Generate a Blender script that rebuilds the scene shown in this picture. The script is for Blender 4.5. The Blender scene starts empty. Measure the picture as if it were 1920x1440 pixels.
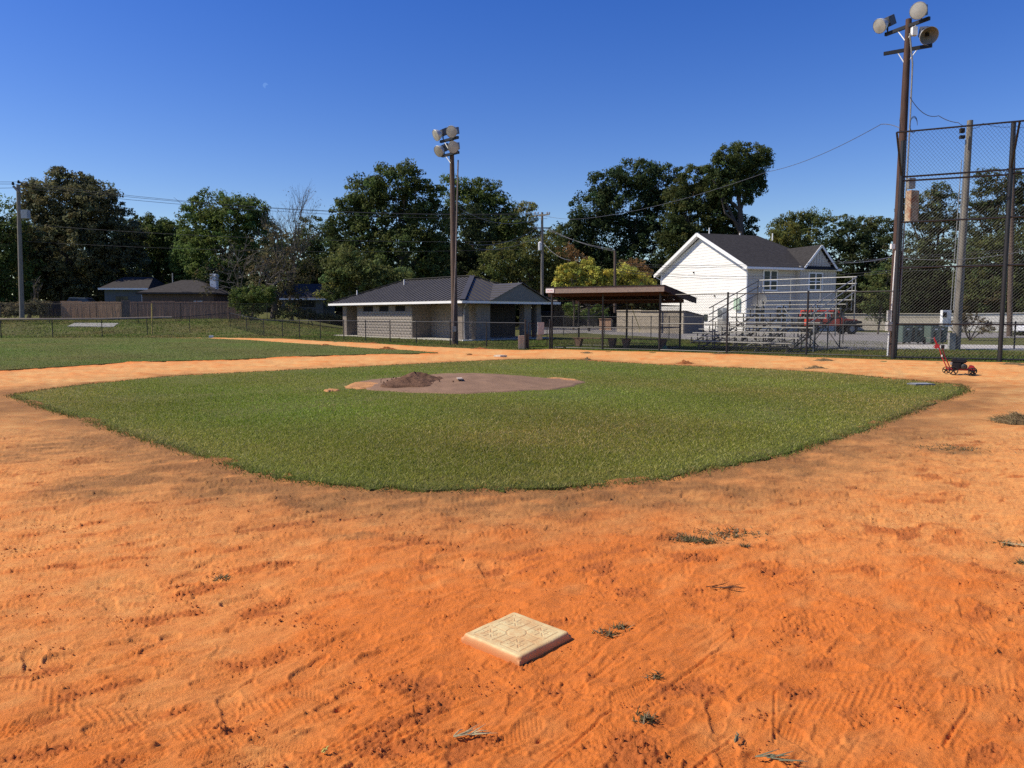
import bpy, bmesh, math, random
import numpy as np
from mathutils import Vector, Matrix
R = math.radians
random.seed(7); RNG = np.random.default_rng(11)
SC = bpy.context.scene; COL = SC.collection

# ------------------------------------------------------------------ camera, sky, sun, exposure
CAMH = 1.6; PITCH = R(5.26); F = 1400.0
cam = bpy.data.cameras.new('camera'); cam.sensor_width = 36; cam.lens = 36*F/1920
cam.clip_start = 0.05; cam.clip_end = 9000
co = bpy.data.objects.new('camera', cam); COL.objects.link(co)
co.location = (0, 0, CAMH); co.rotation_euler = (R(90)-PITCH, 0, 0); SC.camera = co
ELEV, AZ = R(46), R(-4)
S = Vector((-math.cos(AZ)*math.cos(ELEV), math.sin(AZ)*math.cos(ELEV), math.sin(ELEV)))
world = bpy.data.worlds.new('World'); SC.world = world; world.use_nodes = True
nt = world.node_tree; bgn = nt.nodes['Background']; bgn.inputs[1].default_value = 0.10
sky = nt.nodes.new('ShaderNodeTexSky'); sky.sky_type = 'NISHITA'; sky.sun_disc = False
sky.sun_elevation = ELEV; sky.sun_rotation = math.atan2(S.x, S.y) % (2*math.pi)
sky.altitude = 0; sky.air_density = 1.1; sky.dust_density = 0.3; sky.ozone_density = 3.5
hs = nt.nodes.new('ShaderNodeHueSaturation'); hs.inputs['Hue'].default_value = .525; hs.inputs['Saturation'].default_value = 1.38; hs.inputs['Value'].default_value = 1.08
nt.links.new(sky.outputs[0], hs.inputs['Color']); nt.links.new(hs.outputs[0], bgn.inputs[0])
sl = bpy.data.lights.new('sun', 'SUN'); sl.energy = 4.5; sl.angle = R(0.53); sl.color = (1, 0.91, 0.755)
so = bpy.data.objects.new('sun', sl); COL.objects.link(so); so.rotation_euler = S.to_track_quat('Z', 'Y').to_euler()
so.location = (-40, 5, 60)
SC.view_settings.view_transform = 'Standard'; SC.view_settings.look = 'None'
SC.view_settings.exposure = 0.3; SC.view_settings.gamma = 1; SC.view_settings.use_curve_mapping = False
SC.cycles.max_bounces = 5; SC.cycles.diffuse_bounces = 3; SC.cycles.transparent_max_bounces = 12
SC.cycles.use_denoising = False

# ------------------------------------------------------------------ photo measurement helpers
SP, CP = math.sin(PITCH), math.cos(PITCH)
def ray(x, y):
    u = (x-960)/F; v = (720-y)/F
    return u, CP+v*SP, -SP+v*CP
def G(x, y, z=0.0):
    d = ray(x, y); t = (z-CAMH)/d[2]
    return Vector((d[0]*t, d[1]*t, z))
def P(x, y, Y):
    d = ray(x, y); t = Y/d[1]
    return Vector((d[0]*t, Y, CAMH+d[2]*t))
def XY(x, Y):
    return (x-960)/F*Y*0.996, Y
def sstep(a, b, v):
    t = np.clip((np.asarray(v, float)-a)/(b-a), 0, 1); return t*t*(3-2*t)
def H(X, Y):
    X = np.asarray(X, float); Y = np.asarray(Y, float)
    lat = 1-sstep(-0.34, -0.2, X/np.maximum(Y, 1))
    z = lat*(0.95*sstep(56, 74, Y)+0.35*sstep(74, 84, Y)+0.8*sstep(84, 96, Y))
    base = -0.12+0.11*sstep(20.5, 24, Y)
    return base*1.0+z
def Hz(X, Y): return float(H(X, Y))

# ------------------------------------------------------------------ materials
MATS = {}
def new_mat(name):
    m = bpy.data.materials.new(name); m.use_nodes = True; MATS[name] = m
    return m, m.node_tree, m.node_tree.nodes['Principled BSDF']
def ramp(t, stops, fac):
    r = t.nodes.new('ShaderNodeValToRGB'); e = r.color_ramp.elements
    while len(e) > 1: e.remove(e[0])
    e[0].position = stops[0][0]; e[0].color = (*stops[0][1], 1)
    for p, c in stops[1:]:
        k = e.new(p); k.color = (*c, 1)
    t.links.new(fac, r.inputs[0]); return r.outputs[0]
def noise(t, scale, detail=4, rough=.6, vec=None, obj=False, stretch=None):
    n = t.nodes.new('ShaderNodeTexNoise'); n.inputs['Scale'].default_value = scale
    n.inputs['Detail'].default_value = detail; n.inputs['Roughness'].default_value = rough
    if vec is None:
        if obj: g = t.nodes.new('ShaderNodeTexCoord').outputs['Object']
        else: g = t.nodes.new('ShaderNodeNewGeometry').outputs['Position']
        vec = g
    if stretch:
        mp = t.nodes.new('ShaderNodeMapping'); mp.inputs['Scale'].default_value = stretch[0:3]
        if len(stretch) > 3: mp.inputs['Rotation'].default_value = (0, 0, stretch[3])
        t.links.new(vec, mp.inputs[0]); vec = mp.outputs[0]
    t.links.new(vec, n.inputs['Vector']); return n.outputs[0]
def mix(t, a, b, fac, mode='MIX'):
    m = t.nodes.new('ShaderNodeMix'); m.data_type = 'RGBA'; m.blend_type = mode
    for k, v in ((0, fac), (6, a), (7, b)):
        if isinstance(v, (int, float)): m.inputs[k].default_value = v
        elif isinstance(v, tuple): m.inputs[k].default_value = (*v, 1)
        else: t.links.new(v, m.inputs[k])
    return m.outputs[2]
def attr(t, name):
    a = t.nodes.new('ShaderNodeAttribute'); a.attribute_name = name; return a
def bump(t, h, bs, dist, strength=1.0):
    b = t.nodes.new('ShaderNodeBump'); b.inputs['Distance'].default_value = dist; b.inputs['Strength'].default_value = strength
    t.links.new(h, b.inputs['Height']); t.links.new(b.outputs[0], bs.inputs['Normal']); return b
def M(name, col, rough=.7, metal=0., var=.25, scale=6., bmp=0., bscale=None, spec=.3, stretch=None):
    if name in MATS: return MATS[name]
    m, t, b = new_mat(name)
    a = tuple(c*(1-var) for c in col); c2 = tuple(min(1, c*(1+var)) for c in col)
    n1 = noise(t, scale, 5, .65, obj=True, stretch=stretch); n = ramp(t, [(.3, a), (.7, c2)], n1)
    t.links.new(n, b.inputs['Base Color'])
    b.inputs['Roughness'].default_value = rough; b.inputs['Metallic'].default_value = metal
    b.inputs['Specular IOR Level'].default_value = spec
    if bmp: bump(t, noise(t, bscale or scale*4, 6, .7, obj=True, stretch=stretch), b, bmp)
    return m

# ------------------------------------------------------------------ object helpers
ORG = {}
def tag(o, label=None, cat=None, group=None, kind=None):
    if label: o['label'] = label
    if cat: o['category'] = cat
    if group: o['group'] = group
    if kind: o['kind'] = kind
    return o
def thing(name, loc, label, cat, group=None, rz=0):
    o = bpy.data.objects.new(name, None); COL.objects.link(o); o.location = loc; o.rotation_euler = (0, 0, rz)
    o.empty_display_size = .2; ORG[o] = Vector(loc) if rz == 0 else Vector((0, 0, 0)); return tag(o, label, cat, group)
def org(o):
    while o.parent: o = o.parent
    return ORG.get(o, Vector((0, 0, 0)))
def mkobj(name, me, parent=None):
    o = bpy.data.objects.new(name, me); COL.objects.link(o)
    if parent: o.parent = parent
    return o
def mesh_np(name, V, Fc, mat, parent=None, smooth=False, attrs=None, col=None):
    """V (n,3), Fc (m,k) arrays"""
    V = np.asarray(V, np.float32); Fc = np.asarray(Fc, np.int32)
    if parent is not None: V = V-np.array(org(parent), np.float32)
    me = bpy.data.meshes.new(name); me.vertices.add(len(V)); me.vertices.foreach_set('co', V.ravel())
    m, k = Fc.shape; me.loops.add(m*k); me.loops.foreach_set('vertex_index', Fc.ravel())
    me.polygons.add(m); me.polygons.foreach_set('loop_start', np.arange(0, m*k, k, dtype=np.int32))
    if smooth: me.polygons.foreach_set('use_smooth', np.ones(m, bool))
    if attrs:
        for an, av in attrs.items():
            a = me.attributes.new(an, 'FLOAT', 'POINT'); a.data.foreach_set('value', np.asarray(av, np.float32))
    if col is not None:
        a = me.attributes.new('Col', 'FLOAT_COLOR', 'POINT'); c = np.ones((len(V), 4), np.float32); c[:, :3] = col
        a.data.foreach_set('color', c.ravel())
    me.update(); me.validate(); me.materials.append(mat)
    return mkobj(name, me, parent)
class MB:
    def __init__(s): s.v = []; s.f = []
    def add(s, vs, fs):
        n = len(s.v); s.v += [tuple(v) for v in vs]; s.f += [tuple(i+n for i in f) for f in fs]; return s
    def box(s, c, d, rz=0, M3=None, taper=1.0):
        hx, hy, hz = d[0]/2, d[1]/2, d[2]/2; vs = []
        for z in (-1, 1):
            k = taper if z > 0 else 1
            for x, y in ((-1, -1), (1, -1), (1, 1), (-1, 1)): vs.append(Vector((x*hx*k, y*hy*k, z*hz)))
        m = M3 if M3 is not None else Matrix.Rotation(rz, 3, 'Z')
        vs = [m @ v+Vector(c) for v in vs]
        return s.add(vs, [(3, 2, 1, 0), (4, 5, 6, 7), (0, 1, 5, 4), (1, 2, 6, 5), (2, 3, 7, 6), (3, 0, 4, 7)])
    def bar(s, a, b, w, h, up=(0, 0, 1)):
        a = Vector(a); b = Vector(b); d = (b-a); L = d.length; d.normalize(); u = Vector(up)
        sd = d.cross(u)
        if sd.length < 1e-3: sd = d.cross(Vector((0, 1, 0)))
        sd.normalize(); u = sd.cross(d)
        m = Matrix((sd, d, u)).transposed()
        return s.box((a+b)/2, (w, L, h), M3=m)
    def tube(s, pts, r, n=8, cap=True):
        pts = [Vector(p) for p in pts]; rs = r if isinstance(r, (list, tuple)) else [r]*len(pts)
        vs = []; fs = []
        for i, p in enumerate(pts):
            d = (pts[min(i+1, len(pts)-1)]-pts[max(i-1, 0)]).normalized()
            a = Vector((0, 0, 1)) if abs(d.z) < .9 else Vector((1, 0, 0))
            e1 = d.cross(a).normalized(); e2 = d.cross(e1)
            for k in range(n):
                t = 2*math.pi*k/n; vs.append(p+(e1*math.cos(t)+e2*math.sin(t))*rs[i])
        for i in range(len(pts)-1):
            for k in range(n):
                k2 = (k+1) % n; fs.append((i*n+k, (i+1)*n+k, (i+1)*n+k2, i*n+k2))
        if cap: fs += [tuple(range(n)), tuple(range(len(vs)-1, len(vs)-n-1, -1))]
        return s.add(vs, fs)
    def lathe(s, c, axis, prof, n=20):
        """prof: list of (distance along axis, radius)"""
        ax = Vector(axis).normalized(); a = Vector((0, 0, 1)) if abs(ax.z) < .9 else Vector((1, 0, 0))
        e1 = ax.cross(a).normalized(); e2 = ax.cross(e1); vs = []; fs = []; c = Vector(c)
        for d, r in prof:
            for k in range(n):
                t = 2*math.pi*k/n; vs.append(c+ax*d+(e1*math.cos(t)+e2*math.sin(t))*r)
        for i in range(len(prof)-1):
            for k in range(n):
                k2 = (k+1) % n; fs.append((i*n+k, (i+1)*n+k, (i+1)*n+k2, i*n+k2))
        return s.add(vs, fs)
    def prism(s, poly, ext):
        """poly: 3D ring, ext: extrusion vector"""
        n = len(poly); ext = Vector(ext); a = [Vector(p) for p in poly]; b = [p+ext for p in a]
        fs = [tuple(range(n)), tuple(range(2*n-1, n-1, -1))]+[(i, i+n, (i+1) % n+n, (i+1) % n) for i in range(n)]
        return s.add(a+b, fs)
    def build(s, name, mat, parent=None, smooth=False, kind=None, label=None, recalc=True, bevel=0):
        me = bpy.data.meshes.new(name); o0 = org(parent) if parent else Vector((0, 0, 0))
        me.from_pydata([Vector(v)-o0 for v in s.v], [], s.f)
        if recalc or bevel:
            bm = bmesh.new(); bm.from_mesh(me)
            if bevel: bmesh.ops.bevel(bm, geom=bm.edges[:], offset=bevel, segments=2, affect='EDGES', clamp_overlap=True)
            bmesh.ops.recalc_face_normals(bm, faces=bm.faces); bm.to_mesh(me); bm.free()
        if smooth:
            me.polygons.foreach_set('use_smooth', np.ones(len(me.polygons), bool))
            try: me.set_sharp_from_angle(angle=R(40))
            except Exception: pass
        me.update(); me.materials.append(mat)
        o = mkobj(name, me, parent)
        if kind: o['kind'] = kind
        if label: o['label'] = label
        return o
def copy_tree(o, parent=None):
    c = o.copy(); COL.objects.link(c); c.parent = parent
    for ch in list(o.children): copy_tree(ch, c)
    return c

# ------------------------------------------------------------------ shared materials
BLACKPIPE = M('black_pipe_paint', (.018, .017, .018), .45, .0, .3, 9, spec=.5)
WIREM = M('black_vinyl_wire', (.03, .03, .032), .5, 0, .2, 3)
GALV = M('galvanised_steel', (.30, .30, .29), .55, .4, .2, 8)
ALU = M('aluminium_plank', (.37, .355, .31), .55, .25, .18, 5, .002, 30)
DARKALU = M('weathered_frame_metal', (.10, .095, .09), .6, .4, .3, 8)
WOODPOLE = M('weathered_pole_wood', (.11, .078, .06), .85, 0, .45, 3, .01, 20, stretch=(6, 6, .5))
REDWOODPOLE = M('creosote_pole_wood', (.075, .042, .032), .8, 0, .5, 3, .01, 18, stretch=(6, 6, .4))
GREYPOLE = M('grey_pole_wood', (.20, .18, .155), .9, 0, .35, 3, .008, 18, stretch=(6, 6, .5))
WIRE = M('power_line_black', (.05, .05, .055), .5, 0, .1, 1)
WIREL = M('power_line_grey', (.16, .16, .17), .4, .3, .1, 1)
WHITEP = M('white_paint', (.78, .78, .76), .45, 0, .06, 2)
# ------------------------------------------------------------------ ground heights and dirt detail
def poly_world(px): return np.array([G(x, y)[:2] for x, y in px])
def inside(poly, X, Y):
    X = np.asarray(X); Y = np.asarray(Y); r = np.zeros(X.shape, bool); n = len(poly); j = n-1
    for i in range(n):
        xi, yi = poly[i]; xj, yj = poly[j]
        if yi != yj:
            r ^= ((yi > Y) != (yj > Y)) & (X < (xj-xi)*(Y-yi)/(yj-yi)+xi)
        j = i
    return r
def dist_poly(poly, X, Y, closed=True):
    d = np.full(np.shape(X), 1e9); n = len(poly)
    for i in range(n if closed else n-1):
        a = poly[i]; b = poly[(i+1) % n]; ab = b-a; L = max((ab**2).sum(), 1e-9)
        t = np.clip(((X-a[0])*ab[0]+(Y-a[1])*ab[1])/L, 0, 1)
        d = np.minimum(d, np.hypot(X-a[0]-t*ab[0], Y-a[1]-t*ab[1]))
    return d
INF_PX = [(22,742),(67,760),(163,788),(267,823),(353,847),(427,870),(483,887),(533,898),(583,905),(640,911),(700,915),(800,919),(950,918),(1050,915),(1120,911),(1180,906),(1261,895),(1346,876),(1469,852),(1500,841),(1558,824),(1619,806),(1739,760),(1812,733),(1798,722),(1700,713),(1544,699),(1475,695),(1397,691),(1336,689),(1230,684),(1138,679),(1088,675),(1030,674),(977,674),(900,677),(800,682),(700,687),(600,692),(533,695),(400,702),(333,705),(233,715),(150,723),(67,734)]
OUT_PX = [(0,695),(133,687),(253,679),(427,675),(567,668),(640,666),(720,664),(800,663),(822,662),(760,657),(710,655),(620,648),(567,645),(467,638),(383,634.5),(200,633.5),(0,634.5)]
INF = poly_world(INF_PX)
OUTL = poly_world(OUT_PX)
OUTP = np.vstack([OUTL[:-1], [[-36, 52.5]], [[-90, 52.5], [-90, 10], [-40, 12], [-27, 15.2]]])
# keep the far edge of the outfield at the fence
FAR_PX = [(400,632.5),(533,634.5),(600,639),(640,640.5),(696,643),(792,649),(912,654),(984,656),(1035,653.5),(1129,657),(1235,659),(1340,661.5),(1510,668.5),(1640,673),(1780,677),(1880,678.5),(1920,680)]
FARL = poly_world(FAR_PX)
DIRT = np.vstack([[[-60, -10]], [[-60, 30]], [[-27, 53]], FARL, [[27, 19.5], [27, -10]]])

def fftnoise(ny, nx, res, lmin, lmax, beta=1.0, ang=0., ratio=1., seed=0):
    r = np.random.default_rng(seed); w = r.standard_normal((ny, nx)).astype(np.float32)
    fy = np.fft.fftfreq(ny, res)[:, None]; fx = np.fft.rfftfreq(nx, res)[None, :]
    u = fx*math.cos(ang)+fy*math.sin(ang); v = -fx*math.sin(ang)+fy*math.cos(ang)
    k = np.sqrt((u*ratio)**2+v**2)+1e-9
    filt = k**(-beta)*np.exp(-(k*lmin)**2*0.5)*(1-np.exp(-(k*lmax)**2))
    o = np.fft.irfft2(np.fft.rfft2(w)*filt, s=(ny, nx)); return (o/o.std()).astype(np.float32)
# near detail map, 6 mm cells
RES = .005; X0, X1, Y0, Y1 = -8.4, 8.4, 1.5, 12.3
NX = int((X1-X0)/RES); NY = int((Y1-Y0)/RES)
gx = X0+np.arange(NX)*RES; gy = Y0+np.arange(NY)*RES
n_big = fftnoise(NY, NX, RES, .25, 3., 1.2, seed=1)
n_mid = fftnoise(NY, NX, RES, .03, .35, 1.1, ang=R(38), ratio=2.6, seed=2)
n_fin = fftnoise(NY, NX, RES, .008, .06, .5, seed=3)
n_patch = fftnoise(NY, NX, RES, .12, .8, 1.0, ang=R(35), ratio=1.8, seed=4)
n_str = fftnoise(NY, NX, RES, .012, .10, .8, ang=R(33), ratio=5., seed=5)
n_msk = fftnoise(NY, NX, RES, .3, 2., 1., seed=6)
rough = np.clip(n_patch*.7+.35, 0, 1.6)
HM = .0075*n_big+.0027*n_mid+.0017*n_fin*(.25+rough)
HM += .0075*np.clip(n_str-1.3, 0, 2)*np.clip(n_msk+.8, 0, 1.6)         # raised scuffs
HM -= .0075*np.clip(-n_str-1.35, 0, 1.6)*np.clip(n_msk+.6, 0, 1.6)
HM += .0075*np.clip(n_fin-1.25, 0, 1.8)*np.clip(rough-.3, 0, 1.3)      # crumbs
FRESH = np.clip((n_patch+.35*n_fin*0-1.05)*1.6, 0, 1)*np.clip(n_msk*.5+.75, 0, 1)
HM += FRESH*(.0028*np.abs(n_fin)+.0032*np.clip(n_fin-.5, 0, 2))
HM -= .004*FRESH
del n_str, n_mid
def window(cx, cy, r):
    i0 = max(int((cx-r-X0)/RES), 0); i1 = min(int((cx+r-X0)/RES), NX); j0 = max(int((cy-r-Y0)/RES), 0); j1 = min(int((cy+r-Y0)/RES), NY)
    if i1-i0 < 4 or j1-j0 < 4: return None
    return slice(j0, j1), slice(i0, i1), gx[None, i0:i1]-cx, gy[j0:j1, None]-cy
rs = np.random.RandomState(5)
def footprint(cx, cy, a, kind, d=.005, L=.15):
    w = window(cx, cy, .2)
    if w is None: return
    sj, si, dx, dy = w; u = dx*math.cos(a)+dy*math.sin(a); v = -dx*math.sin(a)+dy*math.cos(a)
    wid = .036+.013*np.sin((u/L)*1.7+.6)-.008*np.exp(-((u+.02)/.03)**2)
    sd = np.maximum(np.abs(u)-L*.93, 0)**2+0*v
    m = 1/(1+np.exp((np.sqrt((v/wid)**2+(np.abs(u)/L)**6)-1)*16))
    if kind == 0: tr = np.sin((u+.5*np.abs(((v*40) % 2)-1)*.02)*2*math.pi/.014)
    elif kind == 1: tr = np.maximum(np.cos((u+v)*2*math.pi/.024), np.cos((u-v)*2*math.pi/.024))*1.3-.4
    elif kind == 2: tr = np.sin(np.hypot(u-.05, v)*2*math.pi/.013)
    else: tr = 0*u
    rim = np.exp(-((np.sqrt((v/wid)**2+(np.abs(u)/L)**6)-1.1)/.16)**2)
    HM[sj, si] = HM[sj, si]*(1-.6*m)+(-d*m+.0042*tr*m+.5*d*rim*(u*0+1))+.6*m*.010*n_big[sj, si]
def groove(x0, y0, x1, y1, w, d):
    L = math.hypot(x1-x0, y1-y0); n = max(int(L/.25), 1)
    for k in range(n):
        ax, ay = x0+(x1-x0)*k/n, y0+(y1-y0)*k/n; bx, by = x0+(x1-x0)*(k+1)/n, y0+(y1-y0)*(k+1)/n
        q = window((ax+bx)/2, (ay+by)/2, .5*L/n+.06)
        if q is None: continue
        sj, si, dx, dy = q; ex, ey = (bx-ax)/(L/n), (by-ay)/(L/n)
        t = dx*ex+dy*ey; s = -dx*ey+dy*ex; m = (np.abs(t) <= L/n/2)
        ddd = d*(.5+.5*math.sin(k*1.7+x0*9)+.4)
        HM[sj, si] += m*(-ddd*np.exp(-(s/w)**2)+.6*ddd*np.exp(-((np.abs(s)-1.7*w)/(.7*w))**2))
def tread(x0, y0, ang, L, W=.05, p=.034):
    w = window(x0, y0, L)
    if w is None: return
    sj, si, dx, dy = w; u = dx*math.cos(ang)+dy*math.sin(ang); v = -dx*math.sin(ang)+dy*math.cos(ang)
    m = 1/(1+np.exp((np.abs(v)-W)/.004))/(1+np.exp((np.abs(u)-L*.8)/.02))
    pm = np.clip(n_patch[sj, si]*.8+1.1, 0, 1); m = m*pm; tr = np.maximum(np.abs(np.cos((u*.62+v*1.05)*math.pi/p))**5, np.abs(np.cos((u*.62-v*1.05)*math.pi/p))**5)
    HM[sj, si] = HM[sj, si]*(1-.5*m)+m*(.011*tr-.006)+.5*m*.010*n_big[sj, si]
for k in range(420):
    y = 2.2+rs.rand()**1.25*6; x = rs.uniform(-1, 1)*(y*.72+.3)
    footprint(x, y, rs.choice([R(35), R(30), R(-20), R(70), R(215), R(160)])+rs.normal()*.35, rs.choice([0, 0, 1, 2, 2, 3]), rs.uniform(.0045, .0095), rs.uniform(.12, .155))
for k in range(150):
    y = 2.2+rs.rand()*5.5; x = rs.uniform(-1, 1)*(y*.72+.3); a = R(38)+rs.normal()*.3; L = rs.uniform(.08, .45)
    groove(x, y, x+L*math.cos(a), y+L*math.sin(a), rs.uniform(.005, .010), rs.uniform(.003, .007))
for a, b, c, d in ((1180,1345,1385,1185),(640,1395,860,1270),(430,1295,520,1245),(1385,1370,1300,1440),(1080,1260,1230,1150),(1090,1290,1250,1165),(640,1440,700,1400),(1020,1440,1150,1330),(1330,1205,1480,1120)):
    p, q = G(a, b), G(c, d); groove(p.x, p.y, q.x, q.y, .007, .006)
for x, y, a, L in ((420,1390,-20,.35),(520,1325,-25,.32),(1450,1340,25,.38),(1600,1310,25,.3),(80,1300,-30,.3),(200,1340,-15,.25),(1380,1365,30,.2),(700,1390,20,.25),(1850,1290,30,.3),(1560,1410,20,.25),(350,1220,5,.2),(990,1400,15,.2)):
    p = G(x, y); tread(p.x, p.y, R(a), L)
def scuff(cx, cy, a, Rr, span, wd, h):
    w = window(cx, cy, Rr+.05)
    if w is None: return
    sj, si, dx, dy = w; r_ = np.hypot(dx, dy*1.25); th = np.arctan2(dy, dx)-a; th = (th+math.pi) % (2*math.pi)-math.pi
    m = np.exp(-(th/span)**4); q = (r_-Rr)/wd
    HM[sj, si] += h*m*(np.exp(-np.clip(-q, 0, 9)**1.5*.6)*(q < 0)+np.exp(-(q/.35)**2)*(q >= 0))-h*.8*m*np.exp(-((q-1.3)/.7)**2)
for k in range(1200):
    y = 2.1+rs.rand()**1.2*8.5; x = rs.uniform(-1, 1)*(y*.72+.3)
    scuff(x, y, rs.choice([R(-20), R(-60), R(160), R(120)])+rs.normal()*.6, rs.uniform(.03, .16), rs.uniform(.3, .8), rs.uniform(.005, .014), rs.uniform(.0015, .006))
for k in range(34):
    y = 2.2+rs.rand()*4.5; x = rs.uniform(-1, 1)*(y*.7+.3); a = R(45)+rs.normal()*.12; L = rs.uniform(.5, 1.6)
    for j in range(rs.randint(2, 6)):
        ox = j*rs.uniform(.02, .05); sh = rs.uniform(-.2, .2); groove(x+ox+sh*math.cos(a), y-ox+sh*math.sin(a), x+ox+(L+sh)*math.cos(a), y-ox+(L+sh)*math.sin(a), .005, rs.uniform(.0015, .004))
# crumbly clods pressed in the surface
ncl = 12000
cy_ = 2.1+rs.rand(ncl)**1.3*7; cx_ = rs.uniform(-1, 1, ncl)*(cy_*.75+.3)
ii = ((cx_-X0)/RES).astype(int).clip(0, NX-1); jj = ((cy_-Y0)/RES).astype(int).clip(0, NY-1)
keep = rs.rand(ncl) < np.clip(n_patch[jj, ii]*.5+.3, .04, 1)
for x, y in zip(cx_[keep], cy_[keep]):
    r = rs.uniform(.0035, .009)*(1+.8*(rs.rand() > .96)); w = window(x, y, r*3+.01)
    if w is None: continue
    sj, si, dx, dy = w; HM[sj, si] += r*.6*np.exp(-(((dx*rs.uniform(.6, 1.3))**2+(dy*rs.uniform(.6, 1.3))**2)/r**2)**1.4)
# soil banked round the base
BC = Vector((.022, 3.545, 0)); BA = R(45+2.5); BH = .198
sx_, sy_ = gx[None, :]-BC.x, gy[:, None]-BC.y
ub = np.abs(sx_*math.cos(BA)+sy_*math.sin(BA)); vb = np.abs(-sx_*math.sin(BA)+sy_*math.cos(BA))
db = np.maximum(np.maximum(ub, vb)-BH, 0); near = np.exp(-(db/.05)**2)
HM = HM*(1-.75*near)+near*(.004+.0035*n_fin*np.clip(n_patch+.6, 0, 1.5)*(sx_ < .1))
damp_near = np.exp(-(((sx_-.4)/3.3)**2+((sy_+.2)/2.7)**2))
DN = np.clip(damp_near*1.15+.16*n_big+.14*n_patch-.02, 0, 1)
# farther map 5 cm
FR = .05; FX0, FX1, FY0, FY1 = -62, 30, 0, 60
fnx = int((FX1-FX0)/FR); fny = int((FY1-FY0)/FR)
f1 = fftnoise(fny, fnx, FR, .12, 1.6, 1.0, ang=R(10), ratio=2.5, seed=21); f2 = fftnoise(fny, fnx, FR, .6, 6, 1.0, seed=22)
def samp(A, x0, y0, res, X, Y):
    u = np.clip((X-x0)/res, 0, A.shape[1]-1.001); v = np.clip((Y-y0)/res, 0, A.shape[0]-1.001)
    i = u.astype(int); j = v.astype(int); a = u-i; b = v-j
    return A[j, i]*(1-a)*(1-b)+A[j, i+1]*a*(1-b)+A[j+1, i]*(1-a)*b+A[j+1, i+1]*a*b
# ------------------------------------------------------------------ dirt sheet
rows = 640; cols = 1150
rows, cols = 620, 1080
inv = np.concatenate([np.linspace(1/1.7, 1/7.2, int(rows*.72), endpoint=False), np.linspace(1/7.2, 1/62., rows-int(rows*.72))])
YY = 1/inv; UU = np.linspace(-.86, .86, cols)
YG, UG = np.meshgrid(YY, UU, indexing='ij'); XG = UG*(YG+.6)
hn = samp(HM, X0, Y0, RES, XG, YG); w = 1-sstep(9.5, 11.5, YG); w = w*(1-sstep(7.2, 8.2, np.abs(XG)))
hf = .010*samp(f1, FX0, FY0, FR, XG, YG)+.012*samp(f2, FX0, FY0, FR, XG, YG)
ZG = w*hn+(1-w)*hf
ZG = ZG*(1-.6*sstep(16, 40, YG))
din = inside(DIRT, XG, YG)
gin = inside(INF, XG, YG); dinf = dist_poly(INF, XG, YG)
ZG = np.where(gin & (dinf > .15), -.04, ZG)
lip = np.exp(-(dinf/.25)**2)*.005*(~gin); ZG = ZG-lip
sdv = dist_poly(DIRT, XG, YG)*np.where(din, 1, -1); ZG = np.where(YG > 14, np.minimum(ZG*np.clip(sdv/1.2, .25, 1), -.012+.02*sdv), np.where(din, ZG, -.25))
DMP = w*samp(DN, X0, Y0, RES, XG, YG)+(1-w)*np.clip(.12+.10*samp(f2, FX0, FY0, FR, XG, YG), 0, 1)
DMP = np.clip(DMP+.25*np.exp(-(dinf/.5)**2)*sstep(9, 14, YG), 0, 1)
FAR = sstep(6.5, 16, YG); FRS = w*samp(FRESH, X0, Y0, RES, XG, YG)
nb = samp(n_patch, X0, Y0, RES, XG, YG)*w+(1-w)*samp(f1, FX0, FY0, FR, XG, YG)
bb = samp(n_msk, X0, Y0, RES, XG, YG)*w+(1-w)*samp(f2, FX0, FY0, FR, XG, YG)
CLP = np.clip(np.exp(-(dinf/1.25)**2)*(.85+.12*nb+.15*bb), 0, 1)*(1-.45*sstep(13, 22, YG))
for (px, py, rx, ry, s) in ((210,905,110,34,1.2),(90,840,100,30,.9),(660,1005,60,10,.9),(1500,920,100,14,.6),(1780,845,70,8,1.),(1350,905,130,18,.6),(1250,935,90,10,.5),(1740,915,60,8,.4),(950,1025,100,10,.5)):
    c = G(px, py); e = G(px+rx, py); q = G(px, py-ry)
    CLP = np.maximum(CLP, s*np.clip(.8+.2*nb, 0, 1)*np.exp(-(((XG-c.x)/(e.x-c.x))**2+((YG-c.y)/(q.y-c.y))**2)**1.5))
CLP = np.clip(CLP*1.15, 0, 1)
oin = inside(OUTP, XG, YG); dout = dist_poly(OUTP, XG, YG); ZG = np.where(oin & (dout > .3), -.09, ZG)
DMP = np.clip(DMP+.55*np.exp(-(dout/.7)**2)*(1-sstep(30, 40, YG))+.35*np.exp(-(dist_poly(FARL, XG, YG, False)/.9)**2)+.22*np.clip(samp(f1, FX0, FY0, FR, XG, YG), 0, 2)*sstep(9, 14, YG), 0, 1)
V = np.stack([XG, YG, ZG], -1).reshape(-1, 3)
idx = np.arange(rows*cols).reshape(rows, cols)
Fq = np.stack([idx[:-1, :-1], idx[:-1, 1:], idx[1:, 1:], idx[1:, :-1]], -1).reshape(-1, 4)
keepv = ((din & ~(gin & (dinf > 1.2))).astype(np.uint8)).reshape(-1)
kf = keepv[Fq].max(1) > 0; Fq = Fq[kf]
used = np.unique(Fq); remap = np.full(len(V), -1); remap[used] = np.arange(len(used)); Fq = remap[Fq]; V = V[used]
dm, t, b = new_mat('infield_clay')
aD, aC, aF = attr(t, 'damp').outputs['Fac'], attr(t, 'clip').outputs['Fac'], attr(t, 'far').outputs['Fac']
ng = noise(t, 260, 3, .8); n2 = noise(t, 22, 6, .75); n3 = noise(t, 3.2, 5, .6, stretch=(1, 2.2, 1, R(-35)))
dry = mix(t, (.75, .335, .102), (.70, .46, .180), aF)  # paler far off: drier clay, with some view-angle brightening put in the colour
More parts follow.
